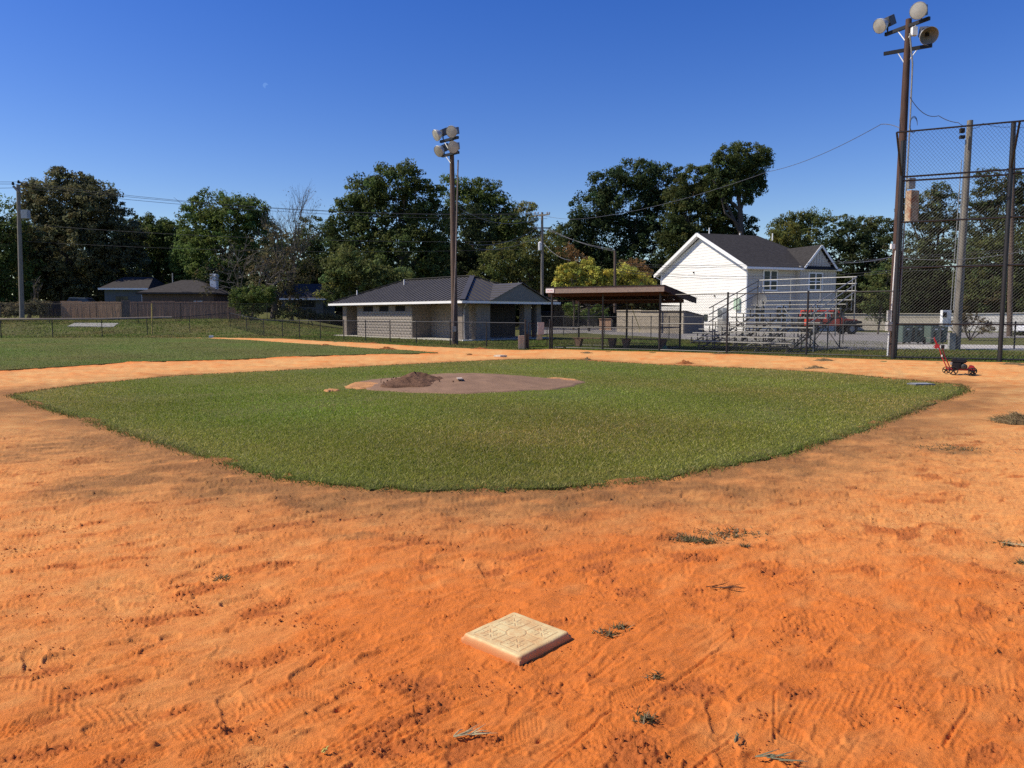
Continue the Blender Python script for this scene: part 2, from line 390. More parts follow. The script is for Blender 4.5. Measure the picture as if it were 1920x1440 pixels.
fst = t.nodes.new('ShaderNodeMath'); fst.operation = 'MULTIPLY'; t.links.new(aF, fst.inputs[0]); t.links.new(ramp(t, [(.48, (0, 0, 0)), (.66, (.75, .75, .75))], noise(t, 1.6, 7, .72, stretch=(.35, 2.6, 1, R(-8)))), fst.inputs[1])
dry = mix(t, dry, (.55, .235, .075), fst.outputs[0])
dry = mix(t, dry, (.70, .265, .075), ramp(t, [(.42, (0, 0, 0)), (.72, (.8, .8, .8))], n3))
c = mix(t, dry, (.70, .198, .038), aD)
c = mix(t, c, (.56, .170, .045), ramp(t, [(.5, (0, 0, 0)), (.72, (.75, .75, .75))], n2))
c = mix(t, c, (.58, .18, .048), ramp(t, [(.5, (0, 0, 0)), (.68, (.55, .55, .55))], noise(t, 7, 6, .7, stretch=(1, 3.2, 1, R(-36)))))
c = mix(t, c, (.44, .125, .034), ramp(t, [(0, (0, 0, 0)), (.8, (.75, .75, .75))], attr(t, 'fresh').outputs['Fac']))
clipc = mix(t, (.32, .155, .055), (.16, .085, .035), noise(t, 60, 4, .8))
mth = t.nodes.new('ShaderNodeMath'); mth.operation = 'MULTIPLY'
t.links.new(aC, mth.inputs[0]); t.links.new(ramp(t, [(.25, (.35, .35, .35)), (.55, (.98, .98, .98))], noise(t, 75, 5, .85)), mth.inputs[1])
c = mix(t, c, clipc, mth.outputs[0])
c = mix(t, c, ramp(t, [(.28, (.70, .62, .56)), (.5, (1, 1, 1)), (.72, (1.06, 1.06, 1.06))], ng), .4, 'MULTIPLY')
t.links.new(c, b.inputs['Base Color']); b.inputs['Roughness'].default_value = .95; b.inputs['Specular IOR Level'].default_value = .12
ad = t.nodes.new('ShaderNodeMath'); ad.operation = 'MULTIPLY_ADD'; ad.inputs[1].default_value = .5
t.links.new(ng, ad.inputs[0]); t.links.new(noise(t, 90, 5, .8), ad.inputs[2])
bump(t, ad.outputs[0], b, .0065, 1.0)
dirt = mesh_np('infield_dirt', V, Fq, dm, None, True, {'damp': DMP.reshape(-1)[used], 'clip': CLP.reshape(-1)[used], 'far': FAR.reshape(-1)[used], 'fresh': FRS.reshape(-1)[used]})
tag(dirt, 'orange clay infield dirt scuffed with footprints and tyre treads', kind='structure')
def dz(x, y):
    return float(samp(HM, X0, Y0, RES, np.array([x]), np.array([y]))[0]) if (abs(x) < 8 and y < 10) else 0.0

# ------------------------------------------------------------------ grass materials
def grass_mat(name, g1, g2, dry, sc=9):
    m, t, b = new_mat(name)
    n1 = noise(t, .55, 4, .6); n2 = noise(t, sc, 6, .8); n3 = noise(t, 1.7, 5, .65)
    c = mix(t, g1, g2, ramp(t, [(.35, (0, 0, 0)), (.65, (1, 1, 1))], n1))
    c = mix(t, c, dry, ramp(t, [(.5, (0, 0, 0)), (.75, (.7, .7, .7))], n3))
    c = mix(t, c, ramp(t, [(.3, (.45, .45, .42)), (.7, (1.35, 1.35, 1.25))], n2), 1., 'MULTIPLY')
    t.links.new(c, b.inputs['Base Color']); b.inputs['Roughness'].default_value = .9; b.inputs['Specular IOR Level'].default_value = .15
    bump(t, n2, b, .03); return m
GR_IN = grass_mat('infield_turf', (.17, .175, .04), (.135, .155, .034), (.25, .185, .085), 30)
GR_OUT = grass_mat('outfield_turf', (.16, .17, .05), (.125, .15, .04), (.20, .175, .075), 12)
GR_BANK = grass_mat('rough_grass_ground', (.125, .125, .038), (.095, .105, .03), (.18, .14, .07), 4)
def sheet(name, poly, z, thick, mat, jit=.03, step=.12, label=None, seed=1):
    r = np.random.RandomState(seed); pts = []
    for i in range(len(poly)):
        a, b_ = poly[i], poly[(i+1) % len(poly)]; L = np.hypot(*(b_-a)); st = step*max(1, min(a[1], b_[1])/8); n = max(int(L/st), 1)
        for k in range(n):
            p = a+(b_-a)*k/n; pts.append(p+r.normal(size=2)*jit*(1 if L < 30 else 0))
    me = bpy.data.meshes.new(name); bm = bmesh.new()
    vs = [bm.verts.new((p[0], p[1], z)) for p in pts]; f = bm.faces.new(vs)
    if f.normal.z < 0: f.normal_flip()
    rr = bmesh.ops.extrude_edge_only(bm, edges=bm.edges[:])
    for v in rr['geom']:
        if isinstance(v, bmesh.types.BMVert): v.co.z -= thick
    bmesh.ops.triangulate(bm, faces=[f]); bmesh.ops.recalc_face_normals(bm, faces=bm.faces)
    bm.to_mesh(me); bm.free(); me.materials.append(mat); o = mkobj(name, me); tag(o, label, kind='structure'); return o
sheet('infield_grass', INF, .012, .09, GR_IN, .045, label='mown green infield grass around the pitching mound')
sheet('outfield_grass', OUTP, .02, .07, GR_OUT, label='mown outfield grass beyond the dirt path on the left', seed=2)

# ground terrain
xs = np.concatenate([np.linspace(-420, -95, 26), np.arange(-92, 60, 1.5), np.linspace(64, 420, 30)])
ys = np.concatenate([np.linspace(-60, 18, 14), np.arange(19, 30, .5), np.arange(30, 110, 1.), np.linspace(115, 900, 30)])
TX, TY = np.meshgrid(xs, ys); TZ = H(TX, TY)+.02*np.sin(TX*1.3+2*np.sin(TY*.7))*sstep(56, 60, TY)
TZ = np.where(inside(DIRT, TX, TY) & (dist_poly(DIRT, TX, TY) > 1.5), np.minimum(TZ, -.10), TZ)
TZ = np.where(inside(OUTP, TX, TY) & (dist_poly(OUTP, TX, TY) > 1.5), np.minimum(TZ, -.10), TZ)
i2 = np.arange(TX.size).reshape(TX.shape)
Ft = np.stack([i2[:-1, :-1], i2[:-1, 1:], i2[1:, 1:], i2[1:, :-1]], -1).reshape(-1, 4)
tag(mesh_np('ground', np.stack([TX, TY, TZ], -1).reshape(-1, 3), Ft, GR_BANK, None, True), 'rough grass ground rising in a low bank beyond the fence', kind='structure')

# ------------------------------------------------------------------ grass blades
bmx, t, b = new_mat('grass_blade')
ca = attr(t, 'Col').outputs['Color']
dfb = t.nodes.new('ShaderNodeBsdfDiffuse'); trn = t.nodes.new('ShaderNodeBsdfTranslucent'); mx = t.nodes.new('ShaderNodeMixShader'); mx.inputs[0].default_value = .4
t.links.new(ca, dfb.inputs[0]); t.links.new(ca, trn.inputs[0]); t.links.new(dfb.outputs[0], mx.inputs[1]); t.links.new(trn.outputs[0], mx.inputs[2])
t.links.new(mx.outputs[0], t.nodes['Material Output'].inputs[0])
BLADE = bmx
def blades(name, X, Y, Z, hmin, hmax, wid, cols, label, lean=.6, seed=3, edge=None):
    r = np.random.default_rng(seed); n = len(X); a = r.uniform(0, 2*math.pi, n); h = r.uniform(hmin, hmax, n)
    w_ = wid*r.uniform(.6, 1.3, n)*(1+Y/16); la = r.uniform(0, 2*math.pi, n); ll = h*lean*r.uniform(.2, 1.5, n)
    b0 = np.stack([X-np.cos(a)*w_/2, Y-np.sin(a)*w_/2, Z-.004], -1); b1 = np.stack([X+np.cos(a)*w_/2, Y+np.sin(a)*w_/2, Z-.004], -1)
    tp = np.stack([X+np.cos(la)*ll, Y+np.sin(la)*ll, Z+h], -1)
    V = np.stack([b0, b1, tp], 1).reshape(-1, 3); Fb = np.arange(3*n).reshape(n, 3)
    k = r.integers(0, len(cols), n); C = np.array(cols)[k]*r.uniform(.7, 1.3, (n, 1))
    pn = np.sin(X*.9+1.3*np.sin(Y*.6))*np.cos(Y*.8+X*.25)*.14+1; C = C*pn[:, None]
    if edge is not None: C = C*(1-.12*edge[:, None])+edge[:, None]*np.array([.10, .055, .03])
    hv = .5+.6*np.sin(X*.55+2+1.5*np.sin(Y*.37))*np.sin(Y*.45+.6*X*.5); C = C*np.stack([1.10-.30*hv, 1.0+.10*hv, 1.05-.3*hv], -1)
    C = np.repeat(C, 3, 0)
    o = mesh_np(name, V, Fb, BLADE, None, False, None, C); tag(o, label, 'grass', kind='stuff'); return o
def scatter(poly, n, pw, seed, ymin=None):
    r = np.random.default_rng(seed); lo = poly.min(0); hi = poly.max(0); X = []; Y = []; tot = 0
    if ymin: lo[1] = max(lo[1], ymin)
    while tot < n:
        q = r.uniform(0, 1, 400000); y = (lo[1]**(1-pw)+q*(hi[1]**(1-pw)-lo[1]**(1-pw)))**(1/(1-pw)) if pw != 1 else lo[1]*(hi[1]/lo[1])**q
        x = r.uniform(-1, 1, 400000)*.78*(y+1.5); k = (x > lo[0]) & (x < hi[0]); x, y = x[k], y[k]; k = inside(poly, x, y)
        X.append(x[k]); Y.append(y[k]); tot += k.sum()
    return np.concatenate(X)[:n], np.concatenate(Y)[:n]
MC = G(870, 716); MCX, MCY = -1.15, 17.6
GC = [(.26,.26,.038),(.22,.24,.032),(.29,.27,.045),(.17,.20,.028),(.36,.31,.09),(.50,.43,.19)]
gX, gY = scatter(INF, 330000, 1.25, 5)
de0 = dist_poly(INF, gX, gY); wear = np.sin(gX*.8+1.7*np.sin(gY*.55+1))*np.sin(gY*.9+1.3*np.sin(gX*.7)); drop = RNG.random(len(gX)) < (.55*np.exp(-(de0/.35)**2)+.55*np.clip((wear-.45)*2.2, 0, 1)); gX, gY = gX[~drop], gY[~drop]
dm_ = np.hypot((gX-MCX)/2.9, (gY-MCY)/2.5); k = dm_ > 1.0+.15*RNG.standard_normal(len(gX)); gX, gY = gX[k], gY[k]
de = dist_poly(INF, gX, gY)
blades('infield_grass_blades', gX, gY, np.full(len(gX), .012), .014, .034, .0068, GC, 'short green grass blades covering the infield', 1.3, 3, np.exp(-(de/.7)**2)*.9+.35*np.clip(np.sin(gX*1.3+np.sin(gY*2.1)*2), 0, 1)**3)
e = de < .55; ex, ey = gX[e], gY[e]
gX, gY = scatter(OUTP, 130000, 1.1, 8)
blades('outfield_grass_blades', gX, gY, np.full(len(gX), .02), .014, .034, .008, [(.20,.22,.06),(.17,.20,.05),(.23,.23,.08),(.27,.25,.12)], 'short grass blades covering the outfield', 1.3, 9)
# ragged border clumps along the infield edge
bx, by = [], []
for i in range(len(INF)):
    a, b_ = INF[i], INF[(i+1) % len(INF)]; L = np.hypot(*(b_-a)); n = int(L*420/max(1, a[1]/9))
    q = RNG.random(n); bx.append(a[0]+(b_[0]-a[0])*q+RNG.normal(0, .07, n)); by.append(a[1]+(b_[1]-a[1])*q+RNG.normal(0, .07, n))
bx = np.concatenate(bx); by = np.concatenate(by)
blades('grass_border_blades', bx, by, np.full(len(bx), .008), .015, .045, .007, [(.14,.16,.04),(.19,.17,.07),(.24,.18,.09),(.11,.13,.03)], 'ragged brownish grass fringe along the infield edge', 1.0, 12)
# strip of grass behind the fences
VP = np.vstack([FARL[4:], [[22, 30], [22, 46], [-16, 58], [-16, 50]]])
gX, gY = scatter(VP, 60000, 1.0, 15, 24)
k = ~inside(DIRT, gX, gY) & (dist_poly(FARL, gX, gY, False) > .1)
gX, gY = gX[k], gY[k]
blades('verge_grass_blades', gX, gY, H(gX, gY), .04, .10, .010, [(.16,.17,.045),(.13,.16,.04),(.2,.17,.07)], 'rough grass strip behind the chain link fences', seed=16)

n = 42000; r = np.random.default_rng(77); gY = r.uniform(53, 82, n); gX = gY*r.uniform(-.78, -.2, n); k = ~inside(OUTP, gX, gY) & ~inside(DIRT, gX, gY); gX, gY = gX[k], gY[k]
blades('bank_grass_blades', gX, gY, H(gX, gY), .03, .11, .02, [(.22,.21,.07),(.17,.19,.055),(.28,.23,.11),(.13,.15,.045)], 'unmown tufty grass on the bank beyond the outfield fence', 1.0, 18)
# ------------------------------------------------------------------ pitching mound
def polar(cx, cy, rx, ry, hfun, nr=40, na=110, edge=None):
    V = [(cx, cy, hfun(cx, cy, 0))]; Fq = []
    for i in range(1, nr+1):
        for k in range(na):
            a = 2*math.pi*k/na; r = i/nr; e = edge(a) if edge else 1
            x = cx+rx*r*e*math.cos(a); y = cy+ry*r*e*math.sin(a); V.append((x, y, hfun(x, y, r)))
    T = [(0, 1+k, 1+(k+1) % na, 0) for k in range(na)]
    tri = [(0, 1+k, 1+(k+1) % na) for k in range(na)]
    for i in range(nr-1):
        for k in range(na):
            a = 1+i*na+k; b_ = 1+i*na+(k+1) % na; tri += [(a, a+na, b_+na), (a, b_+na, b_)]
    return np.array(V), np.array(tri)
def n2(x, y, s=1.0): return math.sin(x*5.1*s+1.7*math.sin(y*3.3*s))*.5+math.sin(y*7.7*s+x*3.1*s+1.1*math.sin(x*6*s))*.5
MCX, MCY = -1.05, 17.35
edge = lambda a: 1+.05*math.sin(3*a+1)+.03*math.sin(7*a)+.02*math.sin(15*a)
CLAY = M('mound_clay', (.25, .155, .10), .95, 0, .16, 3, .012, 50, spec=.1)
ORSK = M('worn_orange_soil', (.50, .25, .105), .95, 0, .22, 4, .02, 40, spec=.1)
V, T = polar(MCX, MCY, 2.62, 2.2, lambda x, y, r: .03+.19*(1-float(sstep(.15, 1.05, r)))+.006*n2(x, y, 2)-(.05 if r > .999 else 0), edge=edge)
tag(mesh_np('pitching_mound', V, T, CLAY, None, True), 'low grey-brown clay pitching mound in the infield grass', kind='structure')
def patch(name, px, py, rpx, rpy, z, mat, label, seed=0):
    c = G(px, py); e = G(px+rpx, py); q = G(px, py-rpy)
    f = lambda a: 1+.12*math.sin(3*a+seed)+.08*math.sin(5*a+2*seed)+.06*math.sin(11*a+seed)
    V, T = polar(c.x, c.y, e.x-c.x, q.y-c.y, lambda x, y, r: z-(.03*float(sstep(.8, 1, r)))+.004*n2(x, y, 3), 14, 60, f)
    tag(mesh_np(name, V, T, mat, None, True), label, kind='structure')
patch('bare_soil', 690, 724, 42, 6, .047, ORSK, 'worn orange soil at the left foot of the mound', 1)
patch('bare_soil', 622, 734, 14, 2, .047, ORSK, 'small thin orange patch in the grass left of the mound', 2)
patch('bare_soil', 1045, 715, 42, 4.5, .045, ORSK, 'worn sandy soil at the right foot of the mound', 3)
MSOIL = M('pile_dark_soil', (.15, .085, .055), 1, 0, .3, 6, .03, 30, spec=.05)
pc = G(778, 716, .12)
def ph(x, y, r):
    q = max(0, 1-r*1.0); a = math.atan2(y-pc.y, x-pc.x)
    return .10+.24*q**1.1*(1+.12*math.sin(3*a+1))+.016*n2(x, y, 3.1)*min(1, 2*q+.3)+.012*n2(x+3, y, 7.3)*min(1, 3*q)-(.09 if r > .98 else 0)
V, T = polar(pc.x, pc.y, .72, .75, ph, 44, 130, lambda a: 1+.1*math.sin(2*a)+.1*math.sin(5*a+1)+.25*max(0, math.cos(a)))
tag(mesh_np('soil_pile', V, T, MSOIL, None, False), 'heap of dark brown soil dumped on the left of the pitching mound', 'soil pile')
pb = MB()
for k in range(36):
    a = random.uniform(0, 6.28); r_ = random.uniform(.45, 1.15)
    x = pc.x+r_*math.cos(a)*.85+.25*max(0, math.cos(a)); y = pc.y+r_*math.sin(a)*.7
    s = random.uniform(.012, .034); pb.box((x, y, .17), (s, s*.9, s), random.random()*3, taper=.6)
tag(pb.build('soil_clod', MSOIL), 'loose dark clods scattered round the soil heap on the mound', 'soil', kind='stuff')
rb = G(862, 710, .21)
rub = MB().box((rb.x, rb.y, .212), (.12, .32, .026), R(8)).build('pitching_rubber', M('dusty_white_rubber', (.46, .38, .31), .7), None, bevel=.004)
tag(rub, 'small white pitching rubber set in the top of the mound', 'pitching rubber')

# ------------------------------------------------------------------ near base (bag)
def base_mesh(name):
    n = 150; h = .047; S2 = .1905; r = .019
    lin = np.linspace(-S2, S2, n); U, Vv = np.meshgrid(lin, lin)
    e = S2-np.maximum(np.abs(U), np.abs(Vv)); cr = np.hypot(np.maximum(np.abs(U)-(S2-.025), 0), np.maximum(np.abs(Vv)-(S2-.025), 0))
    e = np.minimum(e, .025-cr+0*e) if True else e
    z = h-np.where(e < r, (r-np.sqrt(np.clip(r*r-(r-e)**2, 0, None))), 0)
    g = np.zeros_like(z)
    def line(x0, y0, x1, y1, w=.0026):
        L = math.hypot(x1-x0, y1-y0); ex, ey = (x1-x0)/L, (y1-y0)/L; t_ = (U-x0)*ex+(Vv-y0)*ey; s_ = -(U-x0)*ey+(Vv-y0)*ex
        g[:] = np.maximum(g, np.exp(-(s_/w)**2)*((t_ > 0) & (t_ < L)))
    q = .088
    for sx in (-1, 1):
        for sy in (-1, 1):
            cx, cy = sx*q, sy*q
            for a in range(0, 360, 45):
                ca, sa = math.cos(R(a)), math.sin(R(a)); line(cx+.012*ca, cy+.012*sa, cx+.05*ca, cy+.05*sa)
            for d in (.030, .062):
                for s_ in (-1, 1):
                    line(cx-.055, cy+s_*d, cx+.055, cy+s_*d, .0022) if d > .05 else line(cx-.02, cy+s_*d, cx+.02, cy+s_*d, .002)
                    if d > .05: line(cx+s_*d, cy-.055, cx+s_*d, cy+.055, .0022)
    rr_ = np.hypot(U, Vv); g[:] = np.maximum(g, np.exp(-((rr_-.05)/.0024)**2)); g[:] = np.maximum(g, .8*np.exp(-((rr_-.125)/.0024)**2)*(np.abs(U*Vv) < .004))
    z -= .0028*g*(e > .02)
    z += .0012*np.sin(U*31+Vv*14)
    xs_ = BC.x+U*math.cos(BA)-Vv*math.sin(BA); ys_ = BC.y+U*math.sin(BA)+Vv*math.cos(BA)
    # pull grid corners round
    V = np.stack([xs_, ys_, z], -1).reshape(-1, 3); i2 = np.arange(n*n).reshape(n, n)
    Fq = [np.stack([i2[:-1, :-1], i2[:-1, 1:], i2[1:, 1:], i2[1:, :-1]], -1).reshape(-1, 4)]
    ring = np.concatenate([i2[0, :-1], i2[:-1, -1], i2[-1, :0:-1], i2[:0:-1, 0]]); m = len(ring)
    cen = np.array([BC.x, BC.y, 0]); sk = V[ring].copy(); out = [V]
    low = cen+(sk-cen)*np.array([1.012, 1.012, 1]); low[:, 2] = .012; bot = low.copy(); bot[:, 2] = -.04
    k0 = len(V); out += [low, bot]; a = np.arange(m); a2 = (a+1) % m
    Fq.append(np.stack([ring[a], k0+a, k0+a2, ring[a2]], -1)[:, ::1]); Fq.append(np.stack([k0+a, k0+m+a, k0+m+a2, k0+a2], -1))
    g2 = np.concatenate([g.reshape(-1), np.zeros(2*m)]); dirt_ = np.concatenate([np.clip(1-e.reshape(-1)/.010, 0, .8), np.full(m, .95), np.full(m, 1.)])
    return mesh_np(name, np.vstack(out), np.vstack(Fq), BM, None, True, {'groove': g2, 'soil': dirt_})
BM, t, b = new_mat('dusty_canvas_rubber')
n1 = noise(t, 14, 6, .7); n2_ = noise(t, 5, 4, .6); n3 = noise(t, 190, 3, .7)
c = mix(t, (.70, .55, .27), (.60, .40, .17), ramp(t, [(.42, (0, 0, 0)), (.68, (1, 1, 1))], n2_))
c = mix(t, c, (.58, .30, .11), ramp(t, [(.42, (0, 0, 0)), (.68, (.85, .85, .85))], n1))
gr = t.nodes.new('ShaderNodeMath'); gr.operation = 'MULTIPLY'; gr.inputs[1].default_value = .9; t.links.new(attr(t, 'groove').outputs['Fac'], gr.inputs[0])
c = mix(t, c, (.42, .23, .10), gr.outputs[0]); c = mix(t, c, (.52, .19, .06), attr(t, 'soil').outputs['Fac'])
t.links.new(c, b.inputs['Base Color']); b.inputs['Roughness'].default_value = .7; bump(t, n3, b, .0015)
tag(base_mesh('base'), 'square cream base with moulded tread, half sunk in orange dirt nearest the camera', 'base')
fb = G(938, 669); fbo = MB().box((fb.x, fb.y, .03), (.38, .38, .075), R(48)).build('base', M('white_base_rubber', (.55, .47, .36), .6), None, bevel=.012)
tag(fbo, 'small pale base far across the infield in front of the gate', 'base')
sb2 = G(396, 632.5); tag(MB().box((sb2.x, sb2.y, .06), (.3, .25, .16), .3).build('marker_block', WHITEP), 'tiny white block at the far left end of the dirt strip', 'marker')
dp = G(1727, 722.5); dr = thing('drain_cover', (dp.x, dp.y, .03), 'flat grey drain cover sunk in the grass near the right tip of the infield', 'drain cover')
MB().box((dp.x, dp.y, .034), (.42, .26, .03), .1).build('plate', M('grey_plastic_lid', (.30, .31, .33), .5), dr, bevel=.006)
MB().box((dp.x, dp.y, .028), (.48, .32, .03), .1).build('rim', M('grey_rim', (.16, .16, .17), .6), dr)

# ------------------------------------------------------------------ loose bits on the dirt
GRD = [(.17,.15,.07),(.24,.19,.10),(.13,.12,.05),(.32,.25,.15)]
def tuft(px, py, r, n, label, cat='grass tuft', group=None, z=None, hmax=.03, name='grass_tuft', cols=GRD, flat=1.6):
    c = G(px, py); X = c.x+RNG.normal(0, r*.5, n); Y = c.y+RNG.normal(0, r*.33, n)
    Z = np.array([dz(a, b_) for a, b_ in zip(X, Y)])
    rr = np.random.default_rng(int(px)); a = rr.uniform(0, 6.28, n); L = rr.uniform(.012, .04, n)*(1+c.y/14); w_ = .0025*(1+c.y/6)
    tip = np.stack([X+np.cos(a)*L, Y+np.sin(a)*L, Z+rr.uniform(.003, hmax, n)], -1)
    b0 = np.stack([X-np.sin(a)*w_, Y+np.cos(a)*w_, Z+.001], -1); b1 = np.stack([X+np.sin(a)*w_, Y-np.cos(a)*w_, Z+.002], -1)
    C = np.array(cols)[rr.integers(0, len(cols), n)]*rr.uniform(.6, 1.2, (n, 1))
    o = mesh_np(name, np.stack([b0, b1, tip], 1).reshape(-1, 3), np.arange(3*n).reshape(n, 3), BLADE, None, False, None, np.repeat(C, 3, 0))
    o['kind'] = 'stuff' if n > 60 else 'thing'
    return tag(o, label, cat, group)
for px, py, r, n, lb in ((1290,1010,.13,260,'dark weed tuft, left of the two tufts in the dirt below the grass edge'),(1325,1014,.09,120,'low weed sprig between two larger tufts on the dirt'),(1370,1000,.20,220,'sprawling grey-green tuft, right of the two tufts below the grass edge'),(1139,1192,.055,64,'grey-green sprig on the dirt just right of the base'),(1163,1182,.05,40,'tiny sprig beyond the one beside the base'),(1210,1353,.035,60,'small grey-green sprig at the lower right of the base'),(1225,1268,.03,30,'tiny dried sprig in the dirt right of the base'),(1395,1027,.03,40,'single small sprig below the sprawling tuft'),(1892,1020,.10,70,'dry stalks lying at the right edge of the dirt'),(1790,841,.45,260,'thin mat of dry clippings right of the infield grass'),(1918,1053,.05,50,'dark sprig at the right border of the dirt'),(415,1085,.06,50,'pale green lichen-like sprig on the left dirt')):
    tuft(px, py, r, n, lb)
def twig(px, py, ang, L, label, col, seed):
    rr = random.Random(seed); c = G(px, py); tb = MB(); z = max(dz(c.x, c.y), 0)+.008
    for j in range(11):
        a = ang+rr.uniform(-.45, .45); l = L*rr.uniform(.4, 1); s = rr.uniform(-.4, .4)*L
        p0 = Vector((c.x+s*math.cos(ang), c.y+s*math.sin(ang)+rr.uniform(-.008, .008), z))
        p1 = p0+Vector((math.cos(a)*l*.5, math.sin(a)*l*.5, rr.uniform(.002, .016))); p2 = p1+Vector((math.cos(a+.3)*l*.4, math.sin(a+.3)*l*.4, rr.uniform(-.008, .004)))
        tb.tube([p0, p1, p2], [.0028, .002, .0006], 5)
    tag(tb.build('straw_wisp', M('straw_'+str(seed), col, .8), None), label, 'straw')
twig(873, 1384, .2, .12, 'pale straw wisp lying on the dirt below the base', (.42, .36, .2), 1)
twig(1437, 1424, -.3, .11, 'grey-green straw wisp near the bottom edge, right of the base', (.20, .20, .12), 2)
twig(607, 1413, 0, .02, 'tiny yellow leaf stalk on the dirt at the lower left', (.6, .55, .15), 3)
twig(1380, 1392, .9, .05, 'short dark stalk left of the grey-green straw wisp', (.14, .14, .08), 4)
twig(1345, 1104, -.1, .16, 'thin dark root scrap on the dirt right of the base', (.13, .06, .03), 5)
twig(1895, 1022, -.5, .15, 'bleached straw wisp at the right edge of the dirt', (.5, .4, .22), 6)
CLODM = M('orange_clod', (.42, .13, .04), .95, 0, .2, 30, .003, 200, spec=.1)
cb = MB()
rr = random.Random(4)
ico = [Vector(v) for v in ((0,0,1),(.9,0,.4),(.28,.85,.4),(-.72,.53,.4),(-.72,-.53,.4),(.28,-.85,.4),(0,0,-.6))]
icf = [(0,1,2),(0,2,3),(0,3,4),(0,4,5),(0,5,1),(6,2,1),(6,3,2),(6,4,3),(6,5,4),(6,1,5)]
ctr = [(rr.uniform(0, 1920), 930+rr.random()**1.2*500) for _ in range(70)]+[(930,1285),(925,1300),(880,1250),(1060,1120),(1060,1215)]
for cx, cy in ctr:
    for j in range(rr.randint(4, 26)):
        px, py = cx+rr.gauss(0, 30), cy+rr.gauss(0, 7)
        if py < 925 or py > 1500: continue
        p = G(px, py); s = rr.uniform(.0022, .0065)*(1.7 if rr.random() > .95 else 1); p.z = dz(p.x, p.y)+s*.3; q = rr.random()*6
        m = Matrix.Rotation(q, 3, 'Z'); cb.add([m @ Vector((v.x*s*rr.uniform(.7, 1.3), v.y*s*rr.uniform(.7, 1.3), v.z*s))+p for v in ico], icf)
tag(cb.build('dirt_clods', CLODM, None, recalc=False), 'small loose clods of orange clay on the foreground dirt', 'dirt', kind='stuff')
PILEM = M('dry_clipping_pile', (.17, .115, .06), 1, 0, .4, 8, .02, 60, spec=.05); PILEO = M('dark_orange_soil', (.30, .11, .04), 1, 0, .3, 8, .02, 40, spec=.05)
PILES = [(610,647,13,3,'flat dark soil pile at the left end of the far dirt strip'),(725,654,17,5,'dark orange soil pile on the far dirt left of the light pole'),(881,665,7,3,'tiny dark soil pile left of the far base'),(900,653,16,2.5,'low soil heap in front of the fence left of the gate'),(1100,661,12,3,'grey grass heap nearer the dugout, farther of the pair'),(1101,675,12,5,'grey grass heap at the grass edge, nearer of the pair below the dugout'),(1284,681,20,6,'reddish soil heap with straw below the bleachers left end'),(1350,663,18,3,'low dry grass heap at the foot of the tall fence'),(1530,690,19,5,'dry grass heap on the dirt below the bleachers'),(1545,675,18,4,'wide dry grass heap along the tall fence foot'),(1905,790,42,15,'large matted heap of dry clippings at the right edge'),(1900,682,28,3,'flat dry heap beside the second backstop post'),(700,642,9,1.5,'tiny dark soil pile close to the fence under the block wall')]
for i, (px, py, rx, hh, lb) in enumerate(PILES):
    c = G(px, py+1); e = G(px+rx, py+1).x-c.x; ht = hh/F*c.y*1.1; r_ = random.Random(i)
    f = lambda a, i=i: 1+.2*math.sin(2*a+i)+.15*math.sin(5*a+2*i)
    V, T = polar(c.x, c.y, e, e*.8, lambda x, y, r: -.01+ht*max(0, 1-r)**1.1*(1+.3*n2(x*3+i, y*3, 2))+.3*ht*n2(x, y, 6+i*.3)*(1-r), 12, 36, f)
    o = mesh_np('debris_pile', V, T, PILEO if 'soil' in lb else PILEM, None, False); tag(o, lb, 'debris pile', 'small heaps left on the dirt')
    n = 500 if rx > 30 else 70
    a = RNG.uniform(0, 6.28, n); q = np.sqrt(RNG.random(n)); X = c.x+np.cos(a)*q*e*1.1; Y = c.y+np.sin(a)*q*e*.85; Z = ht*np.clip(1-q, 0, 1)
    L = .06+.1*RNG.random(n); a2 = RNG.uniform(0, 6.28, n); w_ = .006
    tip = np.stack([X+np.cos(a2)*L, Y+np.sin(a2)*L, Z+RNG.uniform(0, .06, n)], -1); b0 = np.stack([X, Y, Z-.005], -1); b1 = np.stack([X+w_, Y-w_, Z], -1)
    C = np.array([(.26,.20,.10),(.14,.11,.05),(.34,.27,.15)])[RNG.integers(0, 3, n)]
    s_ = mesh_np('straw', np.stack([b0, b1, tip], 1).reshape(-1, 3), np.arange(3*n).reshape(n, 3), BLADE, o, False, None, np.repeat(C, 3, 0)); s_['kind'] = 'stuff'

# ------------------------------------------------------------------ chain link fence maker
def wires(mb, A, B, zA, zB, h0, h1, sp, r, shear=None):
    """diagonal wires on the panel A->B between heights h0..h1; shear: offset vector per metre height"""
    A = Vector((A[0], A[1], 0)); B = Vector((B[0], B[1], 0)); L = (B-A).length; e = (B-A)/L; n = Vector((-e.y, e.x, 0)); Hh = h1-h0; step = sp*math.sqrt(2)
    def pt(u, v):
        z = zA+(zB-zA)*u/L+h0+v; p = A+e*u; p = Vector((p.x, p.y, z))
        if shear is not None: p += shear*v
        return p
    for fam in (1, -1):
        c = -Hh if fam == 1 else 0
        end = L if fam == 1 else L+Hh
        off = 0 if fam == 1 else .5*step
        k = c+off
        while k < end:
            # line u = k + fam*v
            if fam == 1: v0 = max(0, -k); v1 = min(Hh, L-k)
            else: v0 = max(0, k-L); v1 = min(Hh, k)
            if v1-v0 > .02:
                a = pt(k+fam*v0, v0); b_ = pt(k+fam*v1, v1); d = (b_-a).normalized(); s1 = d.cross(n).normalized()*r; s2 = n*r
                off_ = n*(r*.8*fam); mb.add([a+s1+off_, a-s1*.5+s2+off_, a-s1*.5-s2+off_, b_+s1+off_, b_-s1*.5+s2+off_, b_-s1*.5-s2+off_], [(0, 3, 4, 1), (1, 4, 5, 2), (2, 5, 3, 0)])
            k += step
